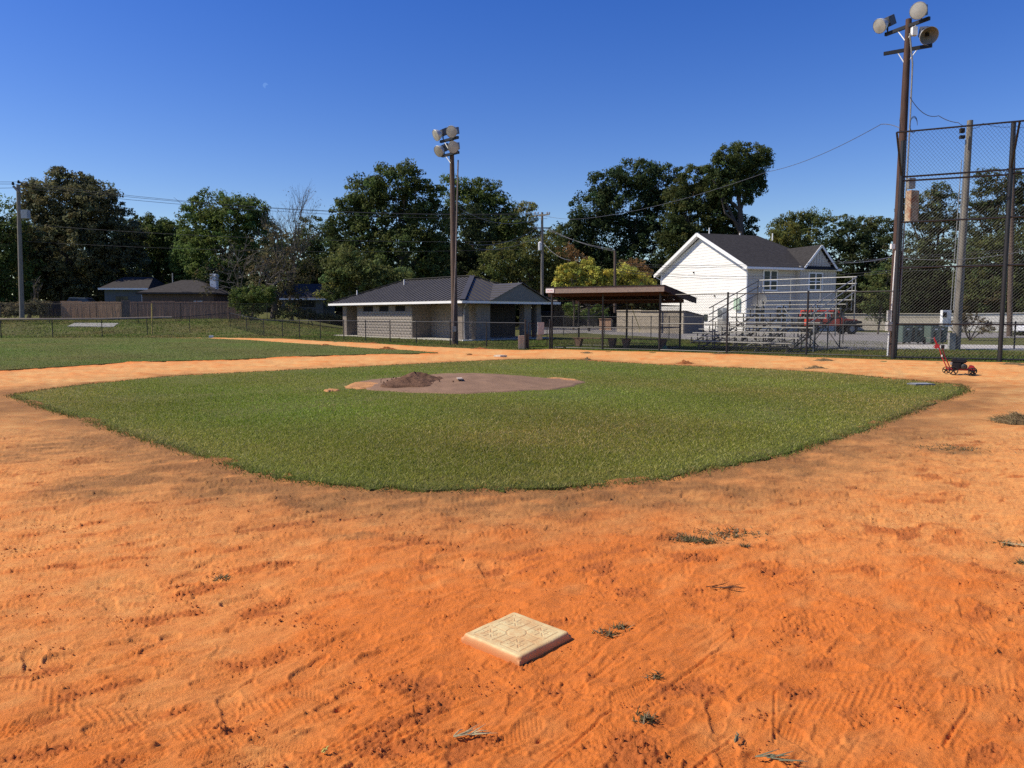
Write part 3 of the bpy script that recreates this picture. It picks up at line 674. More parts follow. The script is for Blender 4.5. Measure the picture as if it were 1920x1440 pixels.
def fence(name, label, cat, pts, h, post_r=.03, rail_r=.021, sp=.07, wr=.0022, rails=(1.0,), bottom=None, wire_mat=WIREM, group=None, post_mat=BLACKPIPE, zf=Hz, top=True):
    base = (pts[0][0], pts[0][1], zf(*pts[0])); T = thing(name, base, label, cat, group)
    for p in pts:
        z = zf(*p); MB().tube([(p[0], p[1], z-.1), (p[0], p[1], z+h+.04)], post_r, 8).lathe((p[0], p[1], z+h+.03), (0, 0, 1), [(0, post_r*1.2), (.03, post_r), (.05, .002)], 8).build('post', post_mat, T, True)
    w = MB()
    for a, b_ in zip(pts[:-1], pts[1:]):
        za, zb = zf(*a), zf(*b_)
        for q in rails: MB().tube([(a[0], a[1], za+h*q), (b_[0], b_[1], zb+h*q)], rail_r, 6).build('rail', post_mat, T, True)
        wires(w, a, b_, za, zb, .03, h-.01, sp, wr)
    if bottom: 
        for a, b_ in zip(pts[:-1], pts[1:]): MB().tube([(a[0], a[1], zf(*a)+bottom), (b_[0], b_[1], zf(*b_)+bottom)], rail_r*.8, 6).build('rail', post_mat, T, True)
    w.build('wire_mesh', wire_mat, T, kind='stuff', recalc=False); return T
zw = lambda x, y: max(Hz(x, y), -.01)
LF = [(-46, 51.5), (-41, 51.8)]+[XY(*q) for q in ((0,52.5),(97,53.3),(190,56),(275,58.5),(355,62),(431,66))]
fA = fence('chain_link_fence', 'long low black chain link outfield fence with a tan rail cap at the left', 'fence', LF, 1.28)
RF = [XY(*q) for q in ((431,66.1),(462,62),(494,57),(529,54.5),(561,52),(600,50.5),(644,48.7),(685,46.7),(731,43.9),(780,42.6),(844,40.3),(912,37.5),(985,35.1))]
fence('chain_link_fence', 'low black chain link fence running from the bank past the block building', 'fence', RF, 1.25, sp=.065)
BF = [(X, Y) for X, Y in [XY(*q) for q in ((-90,70),(2,70),(92,71),(181,71.5),(259,72.5),(339,73.5),(416,74.5),(501,75.5),(578,76.5),(645,77.5))]]
fence('chain_link_fence', 'taller chain link fence on top of the grass bank in front of the board fence', 'fence', BF, 1.8, sp=.08, wr=.002)
# rail cap (part of the fence) and foul pole
CAPM = M('faded_tan_plastic', (.36, .28, .19), .6, 0, .12, 2)
cp = [Vector((p[0], p[1], zw(*p)+1.33)) for p in LF[:5]]+[P(322, 595, 60.4)]
MB().tube(cp, .075, 8).build('rail_cap', CAPM, fA, True)
fp = thing('foul_pole', P(285, 626, 58.7), 'thin yellow-tan foul pole standing behind the capped left fence', 'foul pole')
q = P(284.5, 569, 58.7); MB().tube([(fp.location.x, fp.location.y, fp.location.z-.4), q], .05, 8).build('pole', M('faded_yellow_paint', (.45, .33, .10), .6), fp, True)

# gate beside the dugout
G0, G1 = XY(985, 35.1), XY(1031, 36.1)
gt = thing('fence_gate', (G0[0], G0[1], 0), 'black chain link gate with pale board between low fence and dugout', 'gate')
for p in (G0, G1): MB().tube([(p[0], p[1], -.1), (p[0], p[1], 1.42)], .045, 8).build('post', BLACKPIPE, gt, True)
a, b_ = Vector((*XY(991, 35.2), 0)), Vector((*XY(1026, 36.0), 0))
fr = MB()
for z in (.12, .66, 1.24): fr.tube([(a.x, a.y, z), (b_.x, b_.y, z)], .02, 6)
for p in (a, b_): fr.tube([(p.x, p.y, .12), (p.x, p.y, 1.24)], .022, 6)
fr.build('gate_frame', BLACKPIPE, gt, True)
wm = MB(); wires(wm, (a.x, a.y), (b_.x, b_.y), 0, 0, .13, 1.23, .065, .0022); wm.build('wire_mesh', WIREM, gt, kind='stuff', recalc=False)
nb_ = thing('notice_board', (*XY(1014, 35.6), .7), 'pale grey notice board wired to the gate beside the dugout', 'notice board')
n0, n1_ = Vector((*XY(1008, 35.55), 0)), Vector((*XY(1020, 35.75), 0))
MB().bar((n0.x, n0.y-.04, .98), (n1_.x, n1_.y-.04, .98), .02, .58).build('panel', M('pale_board', (.42, .43, .42), .6), nb_)
MB().bar((n0.x-.03, n0.y-.02, .62), (n1_.x-.08, n1_.y-.02, .62), .02, .36).build('lower_panel', M('pale_green_board', (.28, .30, .22), .6), nb_)
bp = XY(977.5, 35.6); bb_ = thing('waste_bin', (bp[0], bp[1], 0), 'beige pebble-faced waste bin by the gate post', 'bin')
MB().box((bp[0], bp[1], .32), (.30, .34, .64)).build('body', M('beige_pebble', (.45, .36, .27), .9, 0, .3, 40, .01, 60), bb_, bevel=.01)
MB().box((bp[0]+.27, bp[1]+.05, .36), (.2, .3, .74)).build('side_panel', M('dark_bin_side', (.03, .025, .025), .8), bb_)

# ------------------------------------------------------------------ board fence behind the bank
def board_fence(name, label, x0, x1, Y0_, Y1_, top, col, seed, bw=.145):
    m = M('fence_boards_'+str(seed), col, .9, 0, .3, 2.5, .01, 20, stretch=(4, 4, .5)); r = random.Random(seed)
    A = Vector((*XY(x0, Y0_), 0)); B = Vector((*XY(x1, Y1_), 0)); L = (B-A).length; e = (B-A)/L; T = thing(name, (A.x, A.y, Hz(A.x, A.y)), label, 'board fence', 'board fences on the bank')
    nsec = max(1, round(L/2.4))
    for s_ in range(nsec):
        b = MB(); u = L*s_/nsec; u1 = L*(s_+1)/nsec; dzs = r.uniform(-.05, .05)
        while u < u1-.02:
            p = A+e*(u+bw/2); z = Hz(p.x, p.y)
            b.bar((p.x, p.y+r.uniform(-.012, .012), z-.1), (p.x, p.y, z+top+dzs+r.uniform(-.02, .02)), bw-.012, .02, up=(0, 1, 0)); u += bw
        b.build('board_panel', m, T, kind='stuff', recalc=False)
        p = A+e*(L*s_/nsec); z = Hz(p.x, p.y); MB().box((p.x, p.y+.1, z+top/2), (.1, .1, top+.1)).build('post', m, T)
    rl = MB()
    for h in (.4, top-.3): rl.bar((A.x, A.y+.05, Hz(A.x, A.y)+h), (B.x, B.y+.05, Hz(B.x, B.y)+h), .05, .09)
    rl.build('rail', m, T)
board_fence('board_fence', 'short weathered dark end of the board fence behind the utility pole', 74, 114, 79.5, 80, 1.95, (.075, .05, .04), 1)
board_fence('board_fence', 'lighter tan section of tall wooden board fence on the bank', 115, 228, 80, 80, 1.9, (.46, .27, .155), 2)
board_fence('board_fence', 'short grey weathered gate-like section between two board fences', 229, 243, 80.05, 80.1, 2.05, (.12, .095, .085), 3)
board_fence('board_fence', 'long brown wooden board fence in front of the low ranch house', 244, 452, 80.1, 80.8, 1.9, (.30, .175, .12), 4)
q0 = P(456, 597, 80.8); wp = MB().tube([P(456, 598, 80.5), P(454, 563, 80.5)], .09, 8); tag(wp.build('fence_post', M('pale_post', (.5, .47, .42), .7), None, True), 'pale leaning post at the right end of the brown board fence', 'post')
pad = P(172, 604, 70); _q = [(*XY(125, 66.5),), (*XY(212, 66),), (*XY(222, 70),), (*XY(140, 70.5),)]; MB_ = MB().prism([Vector((a, b, Hz(a, b)+.06)) for a, b in _q], (0, 0, -.12)); tag(MB_.build('concrete_pad', M('pale_concrete', (.30, .29, .26), .9)), 'pale concrete pad on the bank below the board fence', kind='structure')
# ------------------------------------------------------------------ block building (toilets)
BA_ = Vector((-3.05, 46, 0)); AU = Vector((-.67, .743, 0)).normalized(); BU = Vector((.743, .67, 0)).normalized()
RL, RW, EZ, RZ = 16.8, 8.6, 2.52, 4.3
def bl(u, v, z=0): p = BA_+AU*u+BU*v; return Vector((p.x, p.y, z))
BLD = thing('block_building', bl(0, 0, 0), 'low concrete block building with a dark standing seam hip roof behind the low fence', 'building')
BLK = M('split_face_block', (.33, .29, .25), .95, 0, .22, 5, .06, 14, spec=.1)
BLKS = M('smooth_block', (.25, .21, .175), .95, 0, .15, 5, .01, 30, spec=.1)
MORT = M('mortar', (.24, .21, .18), 1, 0, .1, 8)
SHADEB = M('shade_toned_block', (.075, .062, .055), .9)  # darker block colour stands in for the shade inside the porch
ROOFM = M('dark_grey_metal_roof', (.070, .064, .058), .55, .2, .12, 1.5, spec=.5)
FASC = M('white_fascia', (.80, .79, .76), .5, 0, .05, 2); SOFF = M('brown_soffit', (.10, .075, .06), .9)
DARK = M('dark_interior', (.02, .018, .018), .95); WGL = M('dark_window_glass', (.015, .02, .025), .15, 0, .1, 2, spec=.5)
meshes = {}
def block_mesh(kind, w, h, d):
    key = (kind, round(w, 3))
    if key in meshes: return meshes[key]
    r = random.Random(len(meshes)); me = bpy.data.meshes.new('block'); bm = bmesh.new()
    nx_, nz_ = (5, 3) if kind == 'split' else (1, 1)
    g = [[bm.verts.new((-w/2+w*i/nx_, (-d if kind != 'split' or i in (0, nx_) or k in (0, nz_) else -d-r.uniform(.005, .045)), h*k/nz_)) for k in range(nz_+1)] for i in range(nx_+1)]
    for i in range(nx_):
        for k in range(nz_): bm.faces.new((g[i][k], g[i+1][k], g[i+1][k+1], g[i][k+1]))
    b0 = [bm.verts.new((x, 0, z)) for x, z in ((-w/2, 0), (w/2, 0), (w/2, h), (-w/2, h))]
    bm.faces.new((b0[0], b0[1]) + tuple(g[nx_-i][0] for i in range(nx_+1))); bm.faces.new((b0[2], b0[3])+tuple(g[i][nz_] for i in range(nx_+1)))
    bm.faces.new((b0[1], b0[2])+tuple(g[nx_][nz_-k] for k in range(nz_+1))); bm.faces.new((b0[3], b0[0])+tuple(g[0][k] for k in range(nz_+1)))
    bmesh.ops.recalc_face_normals(bm, faces=bm.faces); bm.to_mesh(me); bm.free(); me.materials.append(BLK if kind == 'split' else BLKS); meshes[key] = me; return me
NBLK = [0]
def block_wall(p0, p1, z0, z1, split_to=1.8, thick=.2, holes=(), parent=BLD, single=True, core=True, jm=None):
    """wall from p0 to p1 (as seen from its outside, left to right); blocks proud of a mortar core"""
    p0 = Vector((p0.x, p0.y, 0)); p1 = Vector((p1.x, p1.y, 0)); L = (p1-p0).length; e = (p1-p0)/L; n = Vector((e.y, -e.x, 0)); ang = math.atan2(e.y, e.x)
    o0 = org(parent); c = (p0+p1)/2-n*thick/2
    # core in strips round the holes
    cuts = sorted(holes); 
    def corebox(u0, u1, za, zb):
        if u1-u0 < .01 or zb-za < .01: return
        q = p0+e*(u0+u1)/2-n*thick/2; MB().box((q.x, q.y, (za+zb)/2), (u1-u0, thick, zb-za), ang).build('wall_core', MORT, parent)
    if core:
        u = 0
        for (h0, h1, ha, hb) in cuts:
            corebox(u, h0, z0, z1); corebox(h0, h1, z0, ha); corebox(h0, h1, hb, z1); u = h1
        corebox(u, L, z0, z1)
    CH, CW = .2, .4; row = 0; z = z0; joined = MB()
    while z < z1-.05:
        h = min(CH, z1-z); u = 0; first = True
        while u < L-.02:
            w = CW/2 if (first and row % 2) else CW; first = False; w = min(w, L-u)
            segs_ = [(u, u+w)]
            for (h0, h1, ha, hb) in cuts:
                if z+h > ha+.02 and z < hb-.02:
                    nx2 = []
                    for (s0, s1) in segs_:
                        if s1 <= h0 or s0 >= h1: nx2.append((s0, s1)); continue
                        if s0 < h0: nx2.append((s0, h0))
                        if s1 > h1: nx2.append((h1, s1))
                    segs_ = nx2
            for (s0, s1) in segs_:
                ws = s1-s0
                if ws < .06: continue
                q = p0+e*(s0+s1)/2
                kind = 'split' if z < split_to-.05 else 'smooth'
                if NBLK[0] < 290 and single:
                    me = block_mesh(kind, ws-.008, h-.008, .014); o = mkobj('block', me, parent); o.location = (q.x-o0.x, q.y-o0.y, z+.004-o0.z); o.rotation_euler = (0, 0, ang); NBLK[0] += 1
                else:
                    joined.box((q.x+n.x*.007, q.y+n.y*.007, z+h/2), (ws-.008, .014, h-.008), ang)
            u += w
        z += CH; row += 1
    if joined.v: joined.build('block_courses', jm or BLKS, parent, kind='stuff', recalc=False)
ov = .55
# floor slab
MB().prism([bl(.3, .3, -.02), bl(RL-.2, .3, -.02), bl(RL-.2, RW-.3, -.02), bl(.3, RW-.3, -.02)], (0, 0, .09)).build('slab', M('slab_concrete', (.48, .45, .38), .9, 0, .1, 2), BLD)
vw = .62
def lw(x):  # position along the long wall plane (v=vw) whose image x is given
    lo, hi = 0, 20
    for _ in range(40):
        m_ = (lo+hi)/2; p = bl(m_, vw); xx = 960+F*p.x/(p.y*.996)
        if xx > x: lo = m_
        else: hi = m_
    return lo
Z0, Z1 = .07, 2.42
u773, u670, u662, u643 = lw(773), lw(670), lw(662), lw(643)
wl = u670-u773
holes = []
for a, c in ((681, 700), (711, 729), (741, 760)):
    ua, uc = u670-lw(a), u670-lw(c); holes.append((ua, uc, 1.87, 2.27))
block_wall(bl(u670, vw), bl(u773, vw), Z0, Z1, 1.75, holes=holes)
for (a, c, za, zb) in holes:
    q = bl(u670-(a+c)/2, vw+.12, (za+zb)/2); an = math.atan2(-AU.y, -AU.x)
    w_ = MB().box(q, (c-a, .04, zb-za), an).build('window', DARK, BLD)
    fr = MB(); 
    for zz in (za+.015, zb-.015): fr.box((q.x, q.y, zz), (c-a, .1, .03), an)
    fr.build('window_frame', M('dark_frame', (.03, .028, .026), .6), w_)
block_wall(bl(u773, vw), bl(u773, vw+1.6), Z0, Z1, 0, single=False)          # return of the recess
uc0 = lw(857); uc1 = lw(867.5)
block_wall(bl(u773, vw+1.6), bl(uc0-.1, vw+1.6), Z0, Z1, 1.2)
block_wall(bl(uc0, vw), bl(uc1, vw), Z0, Z1, 1.8); block_wall(bl(uc1, vw), bl(uc1, vw+.5), Z0, Z1, 1.8)   # corner column
MB().prism([bl(uc0, vw+.01, Z0), bl(uc1+.01, vw+.01, Z0), bl(uc1+.01, vw+.49, Z0), bl(uc0, vw+.49, Z0)], (0, 0, Z1-Z0)).build('column_core', MORT, BLD)
# far-left column
block_wall(bl(u643, vw), bl(lw(650), vw), Z0, Z1, 1.8); block_wall(bl(lw(650), vw), bl(lw(650), vw+.9), Z0, Z1, 0)
MB().prism([bl(u643, vw+.01, Z0), bl(lw(650)+.02, vw+.01, Z0), bl(lw(650)+.02, vw+.88, Z0), bl(u643, vw+.88, Z0)], (0, 0, Z1-Z0)).build('column_core', MORT, BLD)
# front side (v direction)
def vx(x, u=uc1):
    lo, hi = 0, 12
    for _ in range(40):
        m_ = (lo+hi)/2; p = bl(u, m_); xx = 960+F*p.x/(p.y*.996)
        if xx < x: lo = m_
        else: hi = m_
    return lo
for xa, xb, dep in ((893, 919, .5), (983, 996, .5), (1006, 1014, .5)):
    va, vb = vx(xa), vx(xb); block_wall(bl(uc1, va), bl(uc1, vb), Z0, Z1, 0)
    MB().prism([bl(uc1+.01, va+.01, Z0), bl(uc1+.01, vb, Z0), bl(uc1+dep, vb, Z0), bl(uc1+dep, va+.01, Z0)], (0, 0, Z1-Z0)).build('column_core', BLKS, BLD)
block_wall(bl(uc1+3.1, vw+1.7), bl(uc1+3.1, vx(966, uc1+3.1)), Z0, Z1, 0, holes=[(.9, 1.9, .1, 2.15)], single=False, jm=SHADEB)
MB().box(bl(uc1+3.2, vw+1.7+1.4, 1.1), (1.1, .05, 2.05), math.atan2(BU.y, BU.x)).build('door', DARK, BLD)
block_wall(bl(uc1+2.5, vx(984, uc1+2.5)), bl(uc1+2.5, RW-.6), Z0, Z1, 0, single=False, jm=SHADEB)
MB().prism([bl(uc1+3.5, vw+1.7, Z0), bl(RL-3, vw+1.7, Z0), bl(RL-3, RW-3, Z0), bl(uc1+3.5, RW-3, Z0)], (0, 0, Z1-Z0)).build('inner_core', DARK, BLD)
MB().box(bl(uc1+.05, vx(1010), .95), (.35, .04, .35), math.atan2(BU.y, BU.x)).build('drinking_fountain', GALV, BLD)
# roof: hip planes with standing seam panels
hw = RW/2
def hip(za): return za
EV = [bl(0, 0, EZ), bl(RL, 0, EZ), bl(RL, RW, EZ), bl(0, RW, EZ)]
RA, RB = bl(hw, hw, RZ), bl(RL-hw, hw, RZ)
def roof_face(e0, e1, r0, r1, sp=.46):
    """e0->e1 eave line, r0/r1 ridge ends above (may be equal); panels run up the slope"""
    L = (e1-e0).length; e = (e1-e0)/L; up = (r0-e0); up = up-e*up.dot(e); SL = up.length; up = up/SL; n = e.cross(up).normalized()
    if n.z < 0: n = -n
    t0 = (r0-e0).dot(e); t1 = (r1-e0).dot(e); k = 0; u = 0
    def hgt(u):
        if u < t0: return SL*u/t0 if t0 > 0 else SL
        if u > t1: return SL*(L-u)/(L-t1)
        return SL
    while u < L-1e-3:
        v = min(u+sp, L); mids = [x for x in (t0, t1) if u < x < v]
        ring = [e0+e*u, e0+e*v]+[e0+e*x+up*hgt(x) for x in [v]+sorted(mids, reverse=True)+[u]]
        ring = [p for i, p in enumerate(ring) if (p-ring[i-1]).length > 1e-4]
        if len(ring) >= 3:
            m = MB().prism([p-n*.02 for p in ring], n*.02)
            h = hgt(u)
            if h > .1: m.bar(e0+e*(u+.012)+n*.02, e0+e*(u+.012)+up*h+n*.02, .024, .045, up=n)
            m.build('roof_panel', ROOFM, BLD)
        u = v
roof_face(EV[1], EV[0], RB, RA); roof_face(EV[0], EV[3], RA, RA); roof_face(EV[3], EV[2], RA, RB); roof_face(EV[2], EV[1], RB, RB)
rc = MB()
for a, b_ in ((EV[0], RA), (EV[1], RB), (EV[2], RB), (EV[3], RA), (RA, RB)): rc.bar(a+Vector((0, 0, .05)), b_+Vector((0, 0, .05)), .34 if b_ != RB or a != RA else .3, .035)
rc.build('hip_cap', ROOFM, BLD)
ff = MB()
for a, b_ in zip(EV, EV[1:]+EV[:1]):
    d = (b_-a).normalized(); ff.bar(a+Vector((0, 0, -.10)), b_+Vector((0, 0, -.10)), .05, .15)
ff.build('fascia', FASC, BLD)
MB().prism([bl(.03, .03, EZ-.16), bl(RL-.03, .03, EZ-.16), bl(RL-.03, RW-.03, EZ-.16), bl(.03, RW-.03, EZ-.16)], (0, 0, .03)).build('soffit', SOFF, BLD)
for px, u_, v_ in ((788, 11.2, 3.3), (690, 15.0, 1.5)):
    z = EZ+(RZ-EZ)*min(v_, RL-u_)/hw; p = bl(u_, v_, z); MB().tube([p-Vector((0, 0, .1)), p+Vector((0, 0, .38))], .05, 8).build('vent_pipe', M('white_pipe', (.7, .7, .68), .5), BLD, True)
# entrance gable
g0, g1 = vx(918, 0), vx(1030, 0); gm = (g0+g1)/2; gz0, gz1 = EZ-.02, EZ+1.12
GF = M('grey_gable_metal', (.15, .145, .14), .5, .2, .08, 2)
MB().prism([bl(-.06, g0, gz0), bl(-.06, g1, gz0), bl(-.06, gm, gz1)], AU*.05).build('gable_front', GF, BLD)
for s_, ga in ((0, g0), (1, g1)):
    back = 2.75
    e0, e1 = bl(-.2, ga, gz0+.02), bl(back*0+.0, ga, gz0+.02)
    top0, top1 = bl(-.2, gm, gz1+.05), bl(back, gm, gz1+.05)
    for k in range(7):
        f0, f1 = k/7, (k+1)/7
        a0 = e0.lerp(top0, f0); a1 = e0.lerp(top0, f1); c0 = e1.lerp(top1, f0); c1 = e1.lerp(top1, f1)
        MB().prism([a0, c0, c1, a1], (0, 0, .03)).bar(a0+Vector((0, 0, .045)), c0+Vector((0, 0, .045)), .03, .03).build('gable_roof_panel', ROOFM, BLD)
ds = [bl(-.05, .30, EZ-.17), bl(.05, .32, EZ-.28), bl(.5, .55, EZ-.5), bl(.53, .58, .25), bl(.48, .55, .12)]
MB().tube(ds, .055, 8).build('downspout', M('grey_beige_downspout', (.30, .27, .24), .5), BLD, True)
q = bl(.1, .45, .05); MB().box(q, (.6, .3, .07), .3).build('splash_block', WHITEP, BLD)

# ------------------------------------------------------------------ dugout
DU = Vector((.87, -.48, 0)).normalized(); DV = Vector((.48, .87, 0)).normalized(); D0 = Vector((*XY(1035, 36.1), 0)); DL = 5.35; DD = 3.2
def dg(u, v, z=0): p = D0+DU*u+DV*v; return Vector((p.x, p.y, z))
DUG = thing('dugout', dg(0, 0), 'open dugout with a brown wooden shed roof and chain link sides', 'dugout')
BRW = M('brown_roof_wood', (.045, .018, .012), .8, 0, .3, 3, .01, 20, stretch=(1, 8, 8)); FAS = M('weathered_fascia_board', (.24, .19, .16), .85, 0, .3, 3, .01, 20, stretch=(1, 8, 8))
zf_, zb_ = 2.86, 2.42
def rz(v): return zf_+(zb_-zf_)*(v+.9)/(DD+1.7)
uL, uR, vF, vB = .05, DL+.4, -.7, DD+1.3
for (a, b_, nm) in ((uL, uL+2.55, 'fascia_board'), (uL+2.56, uR, 'fascia_board')):
    MB().bar(dg(a, vF, rz(vF)-.09), dg(b_, vF, rz(vF)-.09), .035, .25).build(nm, FAS, DUG)
MB().bar(dg(uR, vF, rz(vF)-.08), dg(uR, vB, rz(vB)-.08), .035, .22).build('side_fascia', BRW, DUG)
MB().bar(dg(uL, vF, rz(vF)-.08), dg(uL, vB, rz(vB)-.08), .035, .22).build('side_fascia', BRW, DUG)
rings = [dg(uL-.03, vF-.05, rz(vF)+.05), dg(uR+.03, vF-.05, rz(vF)+.05), dg(uR+.03, vB+.1, rz(vB)+.05), dg(uL-.03, vB+.1, rz(vB)+.05)]
MB().prism(rings, (0, 0, .03)).build('roofing', M('black_roofing', (.03, .028, .028), .9), DUG)
nb = 13
for k in range(nb):
    v0 = vF+(vB-vF)*k/nb; v1 = vF+(vB-vF)*(k+1)/nb-.012
    MB().prism([dg(uL, v0, rz(v0)+.01), dg(uR, v0, rz(v0)+.01), dg(uR, v1, rz(v1)+.01), dg(uL, v1, rz(v1)+.01)], (0, 0, .03)).build('roof_board', BRW, DUG)
for k in range(12):
    u = uL+.15+(uR-uL-.3)*k/11; MB().bar(dg(u, vF+.03, rz(vF)-.08), dg(u, vB-.02, rz(vB)-.08), .04, .14).build('rafter', BRW, DUG)
for v in (0, DD): MB().bar(dg(-.2, v, rz(v)-.22), dg(DL+.15, v, rz(v)-.22), .05, .16).build('beam', BRW, DUG)
cols_ = [(0, 0), (2.62, 0), (DL, 0), (0, DD), (2.62, DD), (DL, DD)]
for u, v in cols_: MB().tube([dg(u, v, -.05), dg(u, v, rz(v)-.2)], .05, 10).build('post', BLACKPIPE, DUG, True)
hh = 2.3
dm2 = MB()
segs = [((0, 0), (2.62, 0)), ((2.62, 0), (DL, 0)), ((DL, 0), (DL, DD)), ((0, DD), (2.62, DD)), ((2.62, DD), (DL, DD)), ((0, 0), (0, DD))]
for (a, b_) in segs:
    A, B = dg(*a), dg(*b_); zt = hh if a[1] == b_[1] == 0 else 2.05
    wires(dm2, (A.x, A.y), (B.x, B.y), 0, 0, .05, zt, .07, .0026)
    for z in (.06, 1.02, zt): MB().tube([(A.x, A.y, z), (B.x, B.y, z)], .021, 6).build('rail', BLACKPIPE, DUG, True)
dm2.build('wire_mesh', WIREM, DUG, kind='stuff', recalc=False)
sg = thing('dugout_sign', dg(uL, vF-.03, rz(vF)-.09), 'small white sign with faint pink lettering on the left end of the dugout fascia', 'sign')
sp_ = MB().bar(dg(uL-.02, vF-.04, rz(vF)-.09), dg(uL+.40, vF-.04, rz(vF)-.09), .015, .19).build('sign_board', M('white_sign', (.78, .74, .72), .5, 0, .02, 1), sg)
tc = bpy.data.curves.new('lettering', 'FONT'); tc.body = 'HOME'; tc.size = .11; tc.align_x = 'CENTER'; tc.align_y = 'CENTER'; tc.extrude = .001
tc.materials.append(M('faded_pink_lettering', (.72, .42, .42), .6, 0, .02, 1)); to = bpy.data.objects.new('lettering', tc); COL.objects.link(to); to.parent = sg
_dg = bpy.context.evaluated_depsgraph_get(); _me = bpy.data.meshes.new_from_object(to.evaluated_get(_dg)); bpy.data.objects.remove(to); to = bpy.data.objects.new('lettering', _me); COL.objects.link(to); to.parent = sg
wpos = dg(uL+.19, vF-.052, rz(vF)-.09); to.location = wpos-sg.location; to.rotation_euler = (R(90), 0, math.atan2(DU.y, DU.x))
BNW = M('bench_wood', (.16, .10, .07), .9, 0, .3, 4, .01, 20)
for i, (u0, u1, lb, v) in enumerate(((.15, 2.45, 'left wooden bench inside the dugout', 2.2), (2.75, 5.05, 'right wooden bench inside the dugout', 2.0))):
    t_ = thing('bench', dg((u0+u1)/2, v), lb, 'bench', 'benches in the dugout')
    for k in range(2): MB().bar(dg(u0, v-.1+k*.16, .46), dg(u1, v-.1+k*.16, .46), .15, .045).build('seat_board', BNW, t_)
    for u in (u0+.25, u1-.25):
        MB().prism([dg(u-.03, v-.16, 0), dg(u+.14, v-.16, 0), dg(u+.25, v-.16, .43), dg(u-.14, v-.16, .43)], DV*.3).build('leg', BNW, t_)
gp = G(1245, 656.5); tag(MB().lathe((gp.x, gp.y-.15, .0), (0, 0, 1), [(0, .11), (.12, .12), (.2, .07), (.24, .02)], 12).build('green_bucket', M('green_plastic', (.03, .12, .07), .4), None, True), 'small dark green container at the foot of the dugout corner post', 'container')
sk = MB().tube([P(1184, 575, 38.5), P(1200, 618, 40.5), P(1199, 622, 40.5)], .018, 6); tag(sk.build('leaning_pole', M('yellow_pole', (.55, .5, .12), .5), None, True), 'thin yellow pole leaning beside the dugout rear fence', 'pole')

# ------------------------------------------------------------------ tall fence from the dugout to the backstop
TF = [(dg(DL, 0).x, dg(DL, 0).y), XY(1364, 31.6), XY(1514, 29.9), XY(1682, 28.0)]
fence('chain_link_fence', 'head-high black chain link fence in front of the bleachers', 'fence', TF[0:4], 2.5, .042, .024, .075, .0027, rails=(1.0, .49), bottom=.06, zf=lambda x, y: 0)
# low fence behind the bleachers
LB = [XY(1015, 62), XY(1057, 60), XY(1134, 56), XY(1186, 52.6), XY(1221, 50), XY(1255, 48), XY(1318, 46.5), XY(1400, 45), XY(1490, 43), XY(1582, 41.5), XY(1668, 40), XY(1765, 38.5)]
fence('chain_link_fence', 'low chain link fence along the road behind dugout and bleachers', 'fence', LB, 1.5, .03, .02, .075, .0022, zf=lambda x, y: 0, post_mat=M('dull_dark_pipe', (.06, .06, .06), .5))
RB2 = [XY(1801, 35.8), XY(1990, 33)]
fence('chain_link_fence', 'low chain link fence by the pavement behind the backstop at the right', 'fence', [XY(1801, 35.6), XY(1905, 34.8), XY(2030, 34)], 1.25, .035, .02, .075, .0022, zf=lambda x, y: 0)

# ------------------------------------------------------------------ backstop
b0 = Vector((*XY(1678, 27.4), 0)); b1 = Vector((*XY(1879, 26.0), 0)); be = (b1-b0).normalized(); BL = (b1-b0).length
bs = [b0, b1, b0+be*BL*2, b0+be*BL*3]
BST = thing('backstop', b0, 'very tall black chain link backstop with a canted top panel at the right edge', 'backstop')
bn = Vector((be.y, -be.x, 0)).normalized()
if bn.y > 0: bn = -bn
zr = [.07, P(1690, 607.5, 27.4).z, P(1690, 502, 27.4).z, P(1690, 417, 27.4).z, P(1690, 332, 27.4).z]
ztop = P(1901, 229, 26).z; cant = 1.15; zc = P(1680, 250, 26.6).z
for i, p in enumerate(bs):
    MB().tube([(p.x, p.y, -.1), (p.x, p.y, ztop if i else ztop-.3)], .075, 12).build('post', BLACKPIPE, BST, True)
    c0 = Vector((p.x, p.y, zr[-1])); c1 = c0+bn*cant-be*(.25 if i == 0 else 0)+Vector((0, 0, zc-zr[-1])); MB().tube([c0, c1], .035, 8).build('cant_arm', BLACKPIPE, BST, True)
mm = MB(); sh = (bn*cant+Vector((0, 0, 0)))/(zc-zr[-1])
for a, b_ in zip(bs[:-1], bs[1:]):
    for z in zr[1:] + [zr[0]]: MB().tube([(a.x, a.y, z), (b_.x, b_.y, z)], .034, 6).build('rail', BLACKPIPE, BST, True)
    MB().tube([(a.x, a.y, zr[-1]-.14), (b_.x, b_.y, zr[-1]-.17)], .034, 6).build('rail', BLACKPIPE, BST, True)
    wires(mm, (a.x, a.y), (b_.x, b_.y), 0, 0, .05, zr[-1], .08, .0036)
    wires(mm, (a.x, a.y), (b_.x, b_.y), 0, 0, zr[-1], zc, .08, .0036, sh)
    ta = a+bn*cant+Vector((0, 0, zc))-(be*.25 if a == b0 else Vector((0, 0, 0))); tb = b_+bn*cant+Vector((0, 0, zc)); MB().tube([ta, tb], .03, 6).build('rail', BLACKPIPE, BST, True)
mm.build('wire_mesh', WIREM, BST, kind='stuff', recalc=False)

